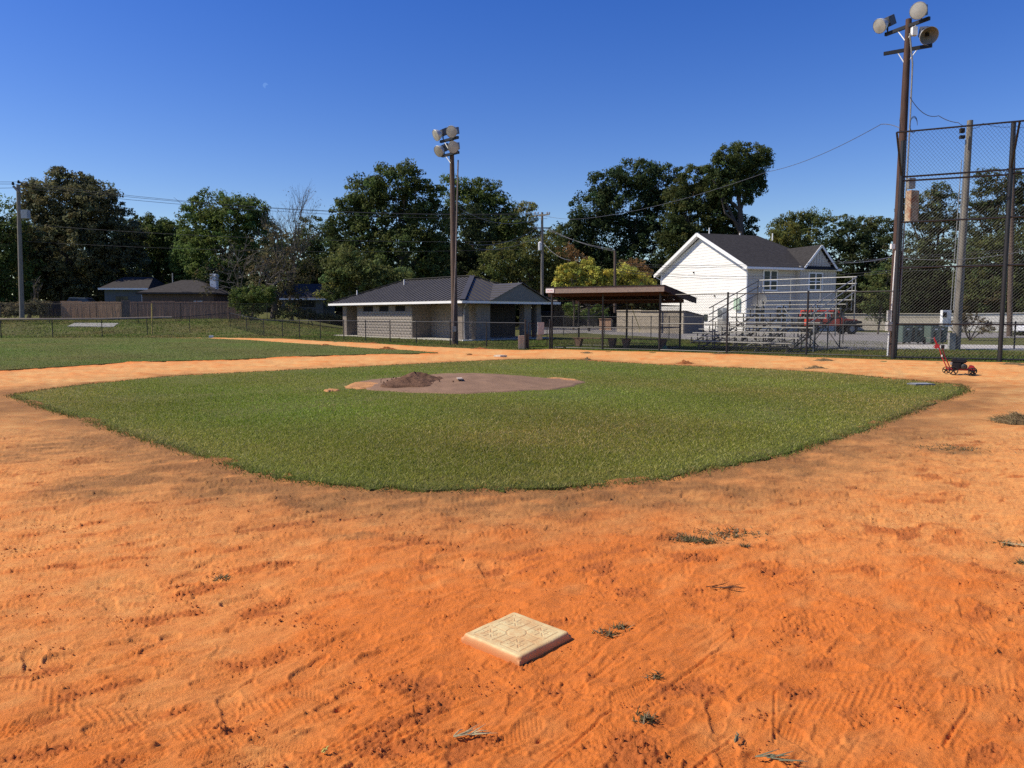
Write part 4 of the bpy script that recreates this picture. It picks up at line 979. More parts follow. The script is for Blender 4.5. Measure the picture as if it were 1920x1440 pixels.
# ------------------------------------------------------------------ bleachers
def bleacher(name, o, U, Vd, L, n, z1, rise, tread_, label, rails=True):
    U = U.normalized(); Vd = Vd.normalized(); p = lambda u, v, z=0: Vector((o.x, o.y, 0))+U*u+Vd*v+Vector((0, 0, z))
    T = thing(name, p(0, 0), label, 'bleachers')
    for i in range(n):
        v = i*tread_; z = z1+i*rise
        MB().bar(p(0, v, z), p(L, v, z), .25, .045).build('seat_plank', ALU, T)
        if i: MB().bar(p(0, v-.30, z-.43), p(L, v-.30, z-.43), .25, .04).build('foot_plank', DARKALU, T)
    nf = max(2, round(L/1.5)+1)
    for k in range(nf):
        u = .25+(L-.5)*k/(nf-1); V_ = (n-1)*tread_
        f = MB(); f.bar(p(u, -.1, .06), p(u, V_+.2, .06), .05, .05); f.bar(p(u, .1, z1-.35), p(u, V_+.1, z1+(n-1)*rise-.42), .045, .06)
        for i in range(0, n):
            v = i*tread_; f.bar(p(u, v, .05 if i % 2 == 0 else z1+i*rise-.45), p(u, v, z1+i*rise-.02), .045, .045)
        f.build('support_frame', DARKALU, T, recalc=False)
        if k < nf-1:
            u2 = .25+(L-.5)*(k+1)/(nf-1); x = MB()
            for i in range(2, n, 3):
                v = i*tread_; zt = z1+i*rise-.1; x.bar(p(u, v, .1), p(u2, v, zt), .035, .035); x.bar(p(u2, v, .1), p(u, v, zt), .035, .035)
            x.build('cross_brace', GALV if k % 2 else DARKALU, T, recalc=False)
    if rails:
        V_ = (n-1)*tread_+.15; zt = z1+(n-1)*rise; hs_ = (1.07, .76, .42)
        for h in hs_: MB().tube([p(-.1, V_, zt+h), p(L+.1, V_, zt+h)], .024, 6).build('guard_rail', GALV, T, True)
        for k in range(4): u = .1+(L-.2)*k/3; MB().tube([p(u, V_, zt-.5), p(u, V_, zt+1.07)], .022, 6).build('guard_post', GALV, T, True)
        v0 = 2.6*tread_; z0_ = z1+2.6*rise
        for u in (-.1, L+.1):
            mt = DARKALU if u < 0 else GALV
            for h in hs_: MB().tube([p(u, v0-.35, z0_+h-.1), p(u, V_, zt+h)], .024, 6).build('guard_rail', mt, T, True)
            for f_ in (0., .5, .97): v = v0+(V_-v0)*f_; z = z0_+(zt-z0_)*f_; MB().tube([p(u, v, max(.0, z-1.0)), p(u, v, z+1.07)], .024, 6).build('guard_post', mt, T, True)
    return T
bo = Vector((*XY(1303, 34.6), 0)); bU = Vector((.70, -.71, 0)); bV = Vector((.72, .69, 0))
bleacher('bleachers', bo, bU, bV, 4.7, 10, .42, .212, .66, 'tall aluminium bleachers with guard rails behind the head-high fence')
b2 = Vector((*XY(1290, 42.0), 0)); bleacher('bleachers', b2, bU, bV, 4.57, 5, .42, .2, .62, 'low five-row bleachers partly hidden behind the tall bleachers', rails=False)
# ------------------------------------------------------------------ roads, pavement, walls on the right
ASPH = M('worn_asphalt', (.24, .225, .205), .9, 0, .12, 3, .01, 30, spec=.15); CONC = M('pavement_concrete', (.46, .43, .38), .9, 0, .1, 3)
def flat(name, pts, z, th, mat, label): 
    o = MB().prism([Vector((x, y, z)) for x, y in pts], (0, 0, -th)).build(name, mat); return tag(o, label, kind='structure')
g = lambda x, y: tuple(G(x, y)[:2])
flat('road', [g(1000,611), g(1120,610), g(1250,615), g(1420,622), g(1700,624), g(2100,624), g(2100,633), g(1790,634), g(1690,655.5), g(1600,657), g(1480,652), g(1340,640), g(1200,630), g(1100,624.5), g(1000,627)], .03, .1, ASPH, 'grey asphalt road curving behind the bleachers')
flat('pavement', [g(1683,647.5), g(1790,647.5), g(2080,651.5), g(2080,657), g(1790,656), g(1683,655.3)], .05, .1, CONC, 'pale concrete pavement behind the backstop')
kerb = MB().bar(Vector((*g(1118,608.5), .06)), Vector((*g(1000,610.5), .06)), .2, .14); tag(kerb.build('kerb', M('pale_kerb', (.6, .57, .52), .8)), 'pale kerb on the far side of the road', kind='structure')
def cblock_wall(name, pa, pb, h0, h1, col, seed, label, ch=.2, cw=.4):
    m = M('wall_blocks_%d' % seed, col, .9, 0, .14, 5, .01, 30); T = thing(name, pa, label, 'wall'); pa = Vector(pa); pb = Vector(pb); L = (pb-pa).length; e = (pb-pa)/L
    n = Vector((e.y, -e.x, 0)); MB().prism([pa-n*.2, pb-n*.2, pb-n*.2+Vector((0, 0, h1)), pa-n*.2+Vector((0, 0, h0))], n*.17).build('wall_core', MORT, T)
    b = MB(); z = 0; row = 0
    while z < max(h0, h1)-.02:
        u = -cw/2 if row % 2 else 0
        while u < L:
            a_, c_ = max(u, 0), min(u+cw, L); hh_ = h0+(h1-h0)*(a_+c_)/2/L
            if c_-a_ > .05 and z+ch*.6 < hh_: p = pa+e*(a_+c_)/2; b.bar(p+e*(-(c_-a_)/2+.006)+Vector((0, 0, z+ch/2)), p+e*((c_-a_)/2-.006)+Vector((0, 0, z+ch/2)), .06, ch-.012)
            u += cw
        z += ch; row += 1
    b.build('block_courses', m, T, kind='stuff', recalc=False)
    cp = MB().bar(pa+Vector((0, 0, h0+.03)), pb+Vector((0, 0, h1+.03)), .3, .06); cp.build('coping', m, T)
    return T
cblock_wall('block_wall', (*XY(1157, 72), 0), (*XY(1282, 64), 0), 2.0, 1.95, (.36, .31, .24), 1, 'sunlit beige block wall seen through the dugout, left of the white house', .3, .9)
cblock_wall('block_wall', (*XY(1283, 64), 0), (*XY(1320, 66), 0), 1.95, 1.5, (.16, .15, .145), 2, 'shaded grey block wall against the foot of the white house', .3, .9)  # darker grey puts the shade on this end into the block colour
cblock_wall('block_wall', (*XY(1560, 82), 0), (*XY(1768, 76.8), 0), 1.75, 1.75, (.50, .45, .36), 3, 'long cream block wall behind the wheelie bins and car park', .25, .6)
cblock_wall('block_wall', (*XY(1768, 76.6), 0), (*XY(2150, 68), 0), 1.7, 1.95, (.62, .60, .56), 4, 'white block wall at the far right behind the little bare tree', .25, .6)
cblock_wall('block_wall', (*XY(1124, 80), 0), (*XY(1146, 79), 0), 1.2, 1.2, (.35, .22, .15), 5, 'short reddish brick wall stub beyond the road left of the beige wall', .2, .4)
fence('chain_link_fence', 'dark screened fence across the road seen left of the dugout', 'fence', [XY(1000, 100), XY(1040, 100), XY(1120, 96)], 2.1, .04, .03, .05, .012, zf=lambda x, y: 0)

# ------------------------------------------------------------------ white two storey house
C0 = Vector((*XY(1398, 73), 0)); FU = Vector((.94, .342, 0)).normalized(); FG = Vector((-.342, .94, 0)).normalized(); HL, HW, HE = 10.4, 15.6, 6.45; RIDGE = 10.1
def hp(u, v, z=0): p = C0+FU*u+FG*v; return Vector((p.x, p.y, z))
HSE = thing('white_house', hp(0, 0), 'white two-storey house with a dark grey gabled roof behind the bleachers', 'house')
SID = M('white_lap_siding', (.80, .79, .75), .6, 0, .03, 1); SIDS = M('shaded_front_siding', (.55, .515, .45), .6, 0, .03, 1)  # front siding: the white is darkened in the colour for its shaded side
SHG = M('dark_shingles', (.040, .037, .036), .9, 0, .35, 3, .02, 25, stretch=(1, 1, 3), spec=.15)
TRIM = M('white_trim', (.82, .82, .80), .5, 0, .02, 1); WN = M('window_pane_green_grey', (.03, .038, .034), .3, 0, .15, 2, spec=.4)
MB().prism([hp(.05, .05), hp(.05, HW-.05), hp(.05, HW-.05, HE-.1), hp(.05, .05, HE-.1)], FU*(HL-.1)).build('wall_core', SIDS, HSE); MB().prism([hp(.055, HW-.4, HE-.1), hp(.055, HW/2, RIDGE-.3), hp(.055, .4, HE-.1)], FU*.3).build('wall_core', SID, HSE)
sb_ = MB(); step = .30; z = 0
while z < RIDGE-.35:
    zt = min(z+step, RIDGE-.35)
    def span(zz):
        if zz <= HE: return 0, HW
        f = (zz-HE)/(RIDGE-.22-HE); return HW/2*f, HW-HW/2*f
    a0, a1 = span(z); c0, c1 = span(zt)
    if a1-a0 > .2 and c1-c0 > .02:
        q = [hp(.010, a0, z), hp(.010, a1, z), hp(.03, c1, zt), hp(.03, c0, zt)]
        r_ = [hp(.05, a0, z), hp(.05, a1, z), hp(.05, c1, zt), hp(.05, c0, zt)]
        sb_.add(q+r_, [(0, 1, 2, 3), (0, 4, 5, 1)])
    z = zt
sb_.build('siding', SID, HSE, kind='stuff')
# front wall: left part lap siding, right part board and batten bump-out
ub = 5.9
fs = MB(); z = 0
while z < HE-.1:
    zt = min(z+.26, HE); fs.add([hp(.0, -.02, z), hp(ub, -.02, z), hp(ub, .03, zt), hp(0, .03, zt), hp(0, .05, z), hp(ub, .05, z)], [(0, 1, 2, 3), (0, 4, 5, 1)]); z = zt
fs.build('siding', SIDS, HSE, kind='stuff')
MB().prism([hp(ub, -.55), hp(HL, -.55), hp(HL, .06), hp(ub, .06)], (0, 0, HE)).build('bay_wall', SIDS, HSE)
for k in range(14): u = ub+.06+(HL-ub-.12)*k/13; MB().bar(hp(u, -.575, 0), hp(u, -.575, HE-.1), .05, .045, up=tuple(FG)).build('batten', SIDS, HSE)
for u, v in ((.0, -.02), (.0, HW)): MB().bar(hp(u-.02, v, 0), hp(u-.02, v, HE), .16, .16).build('corner_trim', TRIM, HSE)
def rplane(v, z0=HE): return HE+(RIDGE-HE)*(v/(HW/2) if v < HW/2 else (HW-v)/(HW/2))
th = .16; oh = .55
def roofslab(name, ring, mat): return MB().prism(ring, (0, 0, th)).build(name, mat, HSE)
sl_ = (RIDGE-HE)/(HW/2)
roofslab('roof', [hp(-oh, -.7, HE-.7*sl_), hp(HL+.5, -.7, HE-.7*sl_), hp(HL-3.2, HW/2, RIDGE), hp(-oh, HW/2, RIDGE)], SHG)
roofslab('roof', [hp(-oh, HW+.7, HE-.7*sl_), hp(HL+.5, HW+.7, HE-.7*sl_), hp(HL-3.2, HW/2, RIDGE), hp(-oh, HW/2, RIDGE)], SHG)
roofslab('roof', [hp(HL+.5, -.7, HE-.7*sl_), hp(HL+.5, HW+.7, HE-.7*sl_), hp(HL-3.2, HW/2, RIDGE)], SHG)
for sgn, va, vb in ((0, -.75, HW/2), (1, HW+.75, HW/2)):
    MB().bar(hp(-oh-.03, va, HE-.75*sl_+.02), hp(-oh-.03, vb, RIDGE+.03), .05, .34).build('rake_board', TRIM, HSE)
    MB().prism([hp(-oh, va, HE-.75*sl_-.06), hp(0, va, HE-.75*sl_-.06), hp(0, vb, RIDGE-.06), hp(-oh, vb, RIDGE-.06)], (0, 0, .05)).build('rake_soffit', TRIM, HSE)
MB().bar(hp(-oh, -.74, HE-.7*sl_+.02), hp(HL+.5, -.74, HE-.7*sl_+.02), .12, .2).build('gutter', TRIM, HSE)
MB().prism([hp(-oh, -.7, HE-.42), hp(HL+.4, -.7, HE-.42), hp(HL+.4, 0, HE-.42), hp(-oh, 0, HE-.42)], (0, 0, .05)).build('eave_soffit', TRIM, HSE)
MB().tube([hp(-oh+.1, HW+.6, HE-.4), hp(0, HW+.1, HE-.8), hp(.05, HW+.08, .2)], .05, 6).build('downspout', TRIM, HSE, True)
MB().tube([hp(-.05, -.10, HE-.5), hp(-.06, -.12, .2)], .05, 6).build('downspout', TRIM, HSE, True)
# front gable
fu0, fu1 = ub+.35, HL-.35; fm = (fu0+fu1)/2; fz = HE-.15; fpz = HE+2.0; fv = -.75
MB().prism([hp(fu0+.3, fv+.12, fz), hp(fu1-.3, fv+.12, fz), hp(fm, fv+.12, fpz-.2)], FG*.2).build('gable_wall', SIDS, HSE)
for k in range(9): u = fu0+.6+(fu1-fu0-1.2)*k/8; hgt = (fpz-.35-fz)*(1-abs(u-fm)/((fu1-fu0)/2)); MB().bar(hp(u, fv+.09, fz), hp(u, fv+.09, fz+max(.1, hgt)), .05, .045, up=tuple(FG)).build('batten', SIDS, HSE)
for s0 in (fu0-.1, fu1+.1):
    MB().prism([hp(s0, fv-.15, fz-.1), hp(fm, fv-.15, fpz), hp(fm, 5.2, fpz), hp(s0, 1.2, fz-.1)], (0, 0, .12)).build('gable_roof', SHG, HSE)
    MB().bar(hp(s0, fv-.18, fz-.06), hp(fm, fv-.18, fpz+.02), .05, .2).build('rake_board', TRIM, HSE)
MB().prism([hp(fu0-.1, fv-.25, fz-.2), hp(fu1+.1, fv-.25, fz-.2), hp(fu1+.1, fv+.15, fz+.12), hp(fu0-.1, fv+.15, fz+.12)], (0, 0, .08)).build('skirt_roof', SHG, HSE)
def hwin(uc, zc, w, h, v=-.06):
    f = MB().box(hp(uc, v, zc), (w, .08, h), math.atan2(FU.y, FU.x)).build('window', TRIM, HSE)
    for s_ in (-1, 1):
        for zz in (-1, 1):
            MB().box(hp(uc+s_*w*.235, v-.05, zc+zz*h*.225), (w*.36, .03, h*.39), math.atan2(FU.y, FU.x)).build('pane', WN, f)
def hu(x, v=-.06):
    lo, hi = -2, 15
    for _ in range(40):
        m_ = (lo+hi)/2; p = hp(m_, v); xx = 960+F*p.x/(p.y*.996)
        if xx < x: lo = m_
        else: hi = m_
    return lo
hwin(hu(1442), 5.0, 1.75, 2.1); hwin(hu(1526.5, -.6), 4.95, 1.75, 1.8, -.6)
for u_ in (1.6, 4.2, 8.0): hwin(u_, 1.7, 1.3, 1.7, -.06 if u_ < ub else -.6)
for u_, v_, h_ in ((1.4, HW/2+.6, .85), (9.2, HW/2, .5), (5.2, HW/2+.4, .4)): MB().tube([hp(u_, v_, RIDGE-.3), hp(u_, v_, RIDGE+h_)], .07, 8).build('vent_pipe', WHITEP, HSE, True)
for v_, z_ in ((5.1, 3.6), (9.0, 6.2)): MB().box(hp(-.06, v_, z_), (.12, .12, .16)).build('wall_fitting', DARK, HSE)
MB().box(hp(-.04, 6.6, 1.35), (.08, .6, .7), math.atan2(FU.y, FU.x)).build('small_window', WN, HSE)
for v_, nm, lb in ((3.3, 'air_conditioner', 'grey air conditioner unit hung on the white gable wall'),):
    a_ = thing(nm, hp(-.35, v_, 1.6), lb, 'air conditioner'); MB().box(hp(-.35, v_, 1.8), (.5, .9, 1.1), math.atan2(FU.y, FU.x)).build('cabinet', M('ac_grey', (.35, .37, .38), .5), a_, bevel=.02); MB().lathe(hp(-.62, v_, 1.8), -FU, [(0, .4), (.03, .38), (.03, .05)], 16).build('fan_grille', M('ac_dark', (.12, .13, .13), .5), a_)
    MB().box(hp(-.35, v_, .62), (.5, .8, 1.2), math.atan2(FU.y, FU.x)).build('stand', GALV, a_)
mt_ = thing('meter_box', hp(-.1, 1.2, 2.2), 'pale green electricity cabinet on the white gable wall corner', 'meter box'); MB().box(hp(-.15, 1.2, 2.7), (.25, .8, 1.1), math.atan2(FU.y, FU.x)).build('cabinet', M('pale_green_box', (.42, .55, .42), .5), mt_)
sd = thing('satellite_dish', hp(.8, -.3, 3.0), 'grey satellite dish standing before the house front corner', 'satellite dish')
MB().lathe(hp(.9, -.9, 3.0), (-.5, -.8, .3), [(0, .05), (.05, .4), (.16, .68), (.17, .70), (.14, .68), (.03, .4), (-.02, .05)], 20).build('dish', M('dish_grey', (.13, .13, .13), .6), sd, True)
MB().tube([hp(.9, -.8, 2.9), hp(.9, -.1, 2.4)], .04, 6).build('mount', GALV, sd)

# ------------------------------------------------------------------ far left houses
ROOFB = M('brown_grey_shingles', (.055, .050, .048), .95, 0, .3, 4, .02, 30, spec=.1)
def simple_house(name, label, x0, x1, Y, depth, zg, ze, zr, wallm, roofm, parts=(), hipf=.25):
    a = Vector((*XY(x0, Y), zg)); b_ = Vector((*XY(x1, Y+.5), zg)); e = (b_-a).normalized(); n = Vector((-e.y, e.x, 0)); L = (b_-a).length; T = thing(name, a, label, 'house', None)
    q = lambda u, v, z: Vector((a.x+e.x*u+n.x*v, a.y+e.y*u+n.y*v, z))
    MB().prism([q(0, 0, zg-.5), q(L, 0, zg-.5), q(L, depth, zg-.5), q(0, depth, zg-.5)], (0, 0, ze-zg+.5)).build('wall', wallm, T)
    o_ = .5; r0, r1 = L*hipf, L*(1-hipf)
    MB().add([q(-o_, -o_, ze), q(L+o_, -o_, ze), q(L+o_, depth+o_, ze), q(-o_, depth+o_, ze), q(r0, depth/2, zr), q(r1, depth/2, zr), q(-o_, -o_, ze-.15), q(L+o_, -o_, ze-.15), q(L+o_, depth+o_, ze-.15), q(-o_, depth+o_, ze-.15)],
        [(0, 1, 5, 4), (1, 2, 5), (2, 3, 4, 5), (3, 0, 4), (6, 9, 8, 7), (0, 6, 7, 1), (1, 7, 8, 2), (2, 8, 9, 3), (3, 9, 6, 0)]).build('roof', roofm, T)
    MB().bar(q(-o_, -o_-.03, ze-.05), q(L+o_, -o_-.03, ze-.05), .05, .2).build('fascia', WHITEP if 'blue' in label or 'ranch' in label else roofm, T)
    for (u0, u1, z0_, z1_, nm, mt, fr_) in parts:
        w_ = MB().prism([q(u0, -.05, z0_), q(u1, -.05, z0_), q(u1, -.05, z1_), q(u0, -.05, z1_)], n*.1).build(nm, WHITEP if fr_ else mt, T)
        if fr_: MB().prism([q(u0+.08, -.09, z0_+.08), q(u1-.08, -.09, z0_+.08), q(u1-.08, -.09, z1_-.08), q(u0+.08, -.09, z1_-.08)], n*.03).build('pane', mt, w_)
    return T, q
BLUW = M('blue_grey_wall', (.10, .115, .125), .8, 0, .1, 2); BRNW = M('brown_plank_wall', (.12, .085, .07), .9, 0, .3, 3, stretch=(3, 3, .5))  # wall colours darkened in place of the tree shade on these houses
z91 = Hz(-45, 91)
simple_house('ranch_house', 'low ranch house with pale blue wall behind the board fence, left half', 198, 275, 91, 9, z91, P(230, 541, 91).z, P(290, 519, 95).z, BLUW, ROOFB, ((1.3, 2.7, z91+1.5, z91+2.1, 'window', WGL, False), (4.3, 5.1, z91+.7, z91+2.3, 'window', WGL, True)), .12)
T2, q2 = simple_house('ranch_house', 'brown-walled house wing with a grey hip roof behind the board fence, right half', 268, 402, 88, 8, z91, P(330, 549, 88).z, P(355, 525, 92).z, BRNW, ROOFB, ((5.9, 6.9, z91+1.0, z91+1.5, 'window', WGL, True),), .38)
ch = thing('chimney', P(402, 545, 92), 'white boxed chimney at the right end of the ranch house roof', 'chimney'); MB().box(P(402, 540, 92), (.75, .75, 3.4)).build('stack', WHITEP, ch); MB().box(P(402, 517.5, 92), (.85, .85, .12)).build('cap', WHITEP, ch)
vp = P(324, 530, 88); tag(MB().tube([vp, vp+Vector((0, 0, 1.1))], .06, 6).build('vent_pipe', GALV), 'thin vent pipe on the grey ranch house roof', 'vent pipe')
z95 = Hz(-30, 95)-.4
zeB = P(560, 560, 95).z
prt = [(.8+k*.87, 1.6+k*.87, zeB-1.05, zeB-.25, 'window', WGL, False) for k in range(4)]+[(6.0+k*.68, 6.5+k*.68, zeB-.9, zeB-.35, 'window', WGL, True) for k in range(3)]
simple_house('blue_house', 'blue-grey house with a row of windows beyond the bank, left of the block building', 528, 606, 95, 9, z95, zeB, P(565, 532, 99.5).z, BLUW, ROOFB, prt, .05)
simple_house('blue_house', 'plain blue-grey shed-like annex right of the house with the window row', 607, 628, 97, 6, z95, P(618, 555, 97).z, P(618, 552, 100).z, M('deep_blue_wall', (.075, .11, .14), .8), ROOFB, (), .3)

# ------------------------------------------------------------------ floodlights and poles
BOWL = M('floodlight_bowl', (.55, .54, .50), .4, .3, .06, 3); LENS, t, b = new_mat('floodlight_lens')
t.links.new(ramp(t, [(.3, (.34, .33, .30)), (.7, (.52, .51, .48))], noise(t, 3, 3, .5, obj=True)), b.inputs['Base Color']); b.inputs['Roughness'].default_value = .3; b.inputs['Specular IOR Level'].default_value = .5
BAL = M('ballast_grey', (.10, .105, .12), .5, .2, .15, 4)
INB = M('bowl_inside', (.26, .245, .235), .5, 0, .08, 4)
def flood(parent, c, d, D=.64, open_=False, drop=.42):
    c = Vector(c); d = Vector(d).normalized(); r = D/2
    prof = [(-.40, .07), (-.38, .12), (-.30, .16), (-.22, r*.75), (-.10, r*.95), (-.02, r), (.0, r*1.03), (.02, r*1.0)]
    if open_: prof += [(0, r*.96), (-.10, r*.88), (-.2, r*.66), (-.28, .10), (-.29, .005)]
    f = MB().lathe(c, d, prof, 24).build('floodlight', INB if open_ else BOWL, parent, True)
    if not open_: MB().lathe(c, d, [(-.01, r*.99), (.015, r*.96), (.03, r*.6), (.035, .003)], 24).build('lens', LENS, f, True)
    else:
        MB().lathe(c+d*-.28, d, [(0, .07), (.05, .07), (.06, .04), (.2, .045), (.22, .01)], 12).build('lamp_socket', DARK, f, True)
        MB().lathe(c, d, [(-.36, .1), (-.24, r*.76), (-.10, r*.97), (-.0, r*1.04), (.02, r*1.04), (.025, r*1.0)], 24).build('bowl_shell', BOWL, f, True)
    q = d.to_track_quat('Y', 'Z').to_matrix(); MB().box(c-d*.58, (.30, .34, .36), M3=q).build('ballast_box', BAL, f, bevel=.01)
    br = MB(); br.tube([c-d*.5, c-d*.5+Vector((0, 0, -drop))], .025, 6); br.tube([c-d*.3, c-d*.5+Vector((.03, 0, -drop))], .018, 6); br.build('bracket', BLACKPIPE, f)
RUSTM, t, b = new_mat('rusty_cream_steel'); t.links.new(ramp(t, [(.42, (.46, .38, .27)), (.6, (.26, .105, .05))], noise(t, 2.6, 5, .65, obj=True)), b.inputs['Base Color']); b.inputs['Roughness'].default_value = .75
ARMM = M('black_crossarm', (.012, .012, .014), .5)
# right pole
YP = 28.6
p0, p1 = P(1672, 668, YP), P(1704, 36, YP+.3)
LP = thing('light_pole', p0, 'tall brown wooden light pole with three round floodlights at the upper right', 'light pole')
MB().tube([p0-Vector((0, 0, .2)), p0.lerp(p1, .3), p0.lerp(p1, .65), p1], [.175, .16, .14, .105], 12).build('pole', REDWOODPOLE, LP, True)
zu = P(1700, 50, YP).z; a_, c_ = G(1661, 65, zu), G(1743, 34, zu); off = Vector((-.10, -.06, 0))
cen = p0.lerp(p1, .955)
da = (c_-a_).normalized(); hl = (c_-a_).length/2; mid = Vector((cen.x, cen.y, zu))+Vector((-.9, -.5, 0)).normalized()*.18
dirA = Vector((.50, -.866, 0)); hl = .95
def arm(parent, cxyz, dirv, half, sl, sr): MB().bar(cxyz-dirv*sl, cxyz+dirv*sr, .09, .11).build('crossarm', ARMM, parent)
def fit_arm(px0, py0, px1, py1, ctr):
    z = P((px0+px1)/2, (py0+py1)/2, ctr.y).z; A = G(px0, py0, z); B = G(px1, py1, z)
    s = ctr.y/((A.y+B.y)/2); return A, B, z
A1, B1, z1_ = fit_arm(1660, 65, 1743, 34, cen)
MB().bar(A1, B1, .10, .12).build('crossarm', ARMM, LP)
A2, B2, z2_ = fit_arm(1657, 101, 1748, 85, p0.lerp(p1, .89))
MB().bar(A2, B2, .10, .12).build('crossarm', ARMM, LP)
for (A, B, pyv, xv) in ((A1, B1, 79, 1699), (A2, B2, 122, 1698)):
    v = P(xv, pyv, (A.y+B.y)/2-.05); MB().tube([A.lerp(B, .28), v], .018, 6).build('brace', WHITEP, LP); MB().tube([A.lerp(B, .72), v], .018, 6).build('brace', WHITEP, LP)
flood(LP, P(1649, 49, A1.y-.1), (-.80, -.36, -.44), .54); flood(LP, P(1722, 20, B1.y), (-.62, -.72, -.28), .58); flood(LP, P(1742, 67, B2.y-.1), (-.15, -.84, -.5), .62, True, .5)
cd = [P(1706, 62, YP-.1), P(1711, 120, YP), P(1706, 235, YP), P(1690, 520, YP), P(1680, 666, YP)]
MB().tube(cd, .028, 6).build('conduit', M('pale_conduit', (.24, .24, .24), .5), LP, True)
MB().box(P(1714, 59, YP-.1), (.18, .16, .30)).build('junction_box', WHITEP, LP)
MB().box(P(1708, 344, YP-.1), (.24, .2, .38)).build('junction_box', GALV, LP)
MB().box(P(1710, 387, YP-.15), (.40, .25, 1.15), .35).build('rusty_cabinet', RUSTM, LP, bevel=.01)
MB().box(P(1673.5, 462, YP-.1), (.13, .12, .18)).build('junction_box', WHITEP, LP)
MB().box(P(1666.5, 592, YP-.15), (.12, .12, .40)).build('junction_box', M('pale_grey_box', (.4, .4, .38), .6), LP)
MB().box(P(1671, 612, YP-.2), (.34, .2, .34)).build('meter_panel', M('pale_panel', (.55, .53, .50), .6), LP)
MB().tube([P(1667.5, 612, YP-.2), P(1664, 667, YP-.3)], .03, 6).build('riser_pipe', WHITEP, LP)
MB().tube([P(1679, 470, YP-.15), P(1670, 605, YP-.2)], .02, 6).build('riser_pipe', WHITEP, LP)
lc = MB()
for k in range(3):
    c = P(1713, 232, YP-.1); pts = [c+Vector((.14*math.cos(a), 0, .0+.28*math.sin(a)-k*.03)) for a in np.linspace(0, 5.2, 14)]; lc.tube(pts, .008, 4)
lc.tube([P(1690, 200, YP-.2), P(1687, 225, YP-.25), P(1689, 243, YP-.2)], .012, 4)
lc.build('cable_coil', WIRE, LP)
# middle pole
YM = 41.0
p0, p1 = P(853, 641.5, YM+.5), P(846.5, 246, YM+.5)
MP = thing('light_pole', p0, 'tall dark light pole with four round floodlights in front of the block building', 'light pole')
MB().tube([p0-Vector((0, 0, .2)), p0.lerp(p1, .35), p0.lerp(p1, .7), p1], [.19, .165, .14, .11], 12).build('pole', WOODPOLE, MP, True)
MB().tube([P(859, 300, YM+.2), P(854.5, 480, YM+.2), P(849, 641, YM+.2)], .042, 6).build('conduit', M('bronze_conduit', (.20, .16, .14), .5, .3), MP, True)
MB().box(P(852, 617, YM+.1), (.2, .16, .3)).build('junction_box', GALV, MP)
def parm(x0, y0, x1, y1, Y):
    z = P((x0+x1)/2, (y0+y1)/2, Y).z; A, B = G(x0, y0, z), G(x1, y1, z); m = (A+B)/2; d = B-A
    if d.length > 2.6: d = d.normalized()*2.6; A, B = m-d/2, m+d/2
    sh_ = Vector((0, Y-m.y, 0)); return A+sh_, B+sh_
A3, B3 = parm(826, 266, 859, 257.5, YM+.3); A4, B4 = parm(829, 293, 860, 285.5, YM+.3)
MB().bar(A3, B3, .12, .13).build('crossarm', ARMM, MP); MB().bar(A4, B4, .12, .13).build('crossarm', ARMM, MP)
MB().tube([A3.lerp(B3, .2), P(842, 282, YM)], .02, 5).build('brace', GALV, MP); MB().tube([A4.lerp(B4, .2), P(845, 306, YM)], .02, 5).build('brace', GALV, MP)
flood(MP, P(817, 254, A3.y-.1), (-.78, -.45, -.42), .62); flood(MP, P(846.5, 247, B3.y), (-.30, -.90, -.30), .62); flood(MP, P(822, 284, A4.y-.1), (-.6, -.62, -.5), .62); flood(MP, P(850, 276, B4.y), (-.2, -.93, -.3), .62)
# utility poles
def upole(label, x0, y0, x1, y1, Y, r0, r1, mat):
    a = P(x0, y0, Y); b_ = P(x1, y1, Y); T = thing('utility_pole', a, label, 'utility pole'); MB().tube([a-Vector((0, 0, .3)), a.lerp(b_, .5), b_], [r0, (r0+r1)/2, r1], 10).build('pole', mat, T, True); return T
U1 = upole('grey wooden utility pole with a short slanted arm at the far left', 41, 590, 34, 346, 70, .22, .16, GREYPOLE)
MB().bar(P(25, 349, 69.7), P(36, 361, 69.7), .16, .16).build('crossarm', GREYPOLE, U1); MB().lathe(P(24.5, 347, 69.7), (0, 0, 1), [(0, .1), (.15, .12), (.3, .05)], 8).build('insulator', DARK, U1); MB().lathe(P(35, 344, 70), (0, 0, 1), [(0, .1), (.15, .12), (.3, .05)], 8).build('insulator', DARK, U1)
MB().box(P(48, 402, 69.9), (.62, .5, .8)).build('transformer', M('transformer_grey', (.33, .35, .38), .5), U1, bevel=.03)
U2 = upole('grey utility pole with a transformer beyond the block building roof', 1016.5, 560, 1016.5, 398, 76, .17, .12, GREYPOLE)
MB().bar(P(1000, 405, 76), P(1030, 402, 75), .12, .12).build('crossarm', GREYPOLE, U2); MB().bar(P(1002, 427.5, 76), P(1031, 427.5, 76), .12, .12).build('crossarm', GREYPOLE, U2)
for x_ in (1003, 1009, 1026, 1030): MB().lathe(P(x_, 401, 75.7), (0, 0, 1), [(0, .06), (.12, .09), (.2, .03)], 8).build('insulator', M('porcelain_grey', (.3, .28, .28), .3), U2)
MB().lathe(P(1012.5, 469.5, 75.8), (0, 0, 1), [(0, .05), (.01, .2), (.75, .2), (.85, .1), (.9, .01)], 14).build('transformer', M('transformer_white', (.6, .6, .6), .4), U2, True)
U3 = upole('short dark utility pole rising from the yellow tree behind the dugout', 1153, 580, 1153, 470, 66, .13, .11, WOODPOLE)
U4 = upole('leaning grey utility pole with a white meter cabinet behind the backstop', 1792, 657, 1819, 226, 34.6, .19, .125, GREYPOLE)
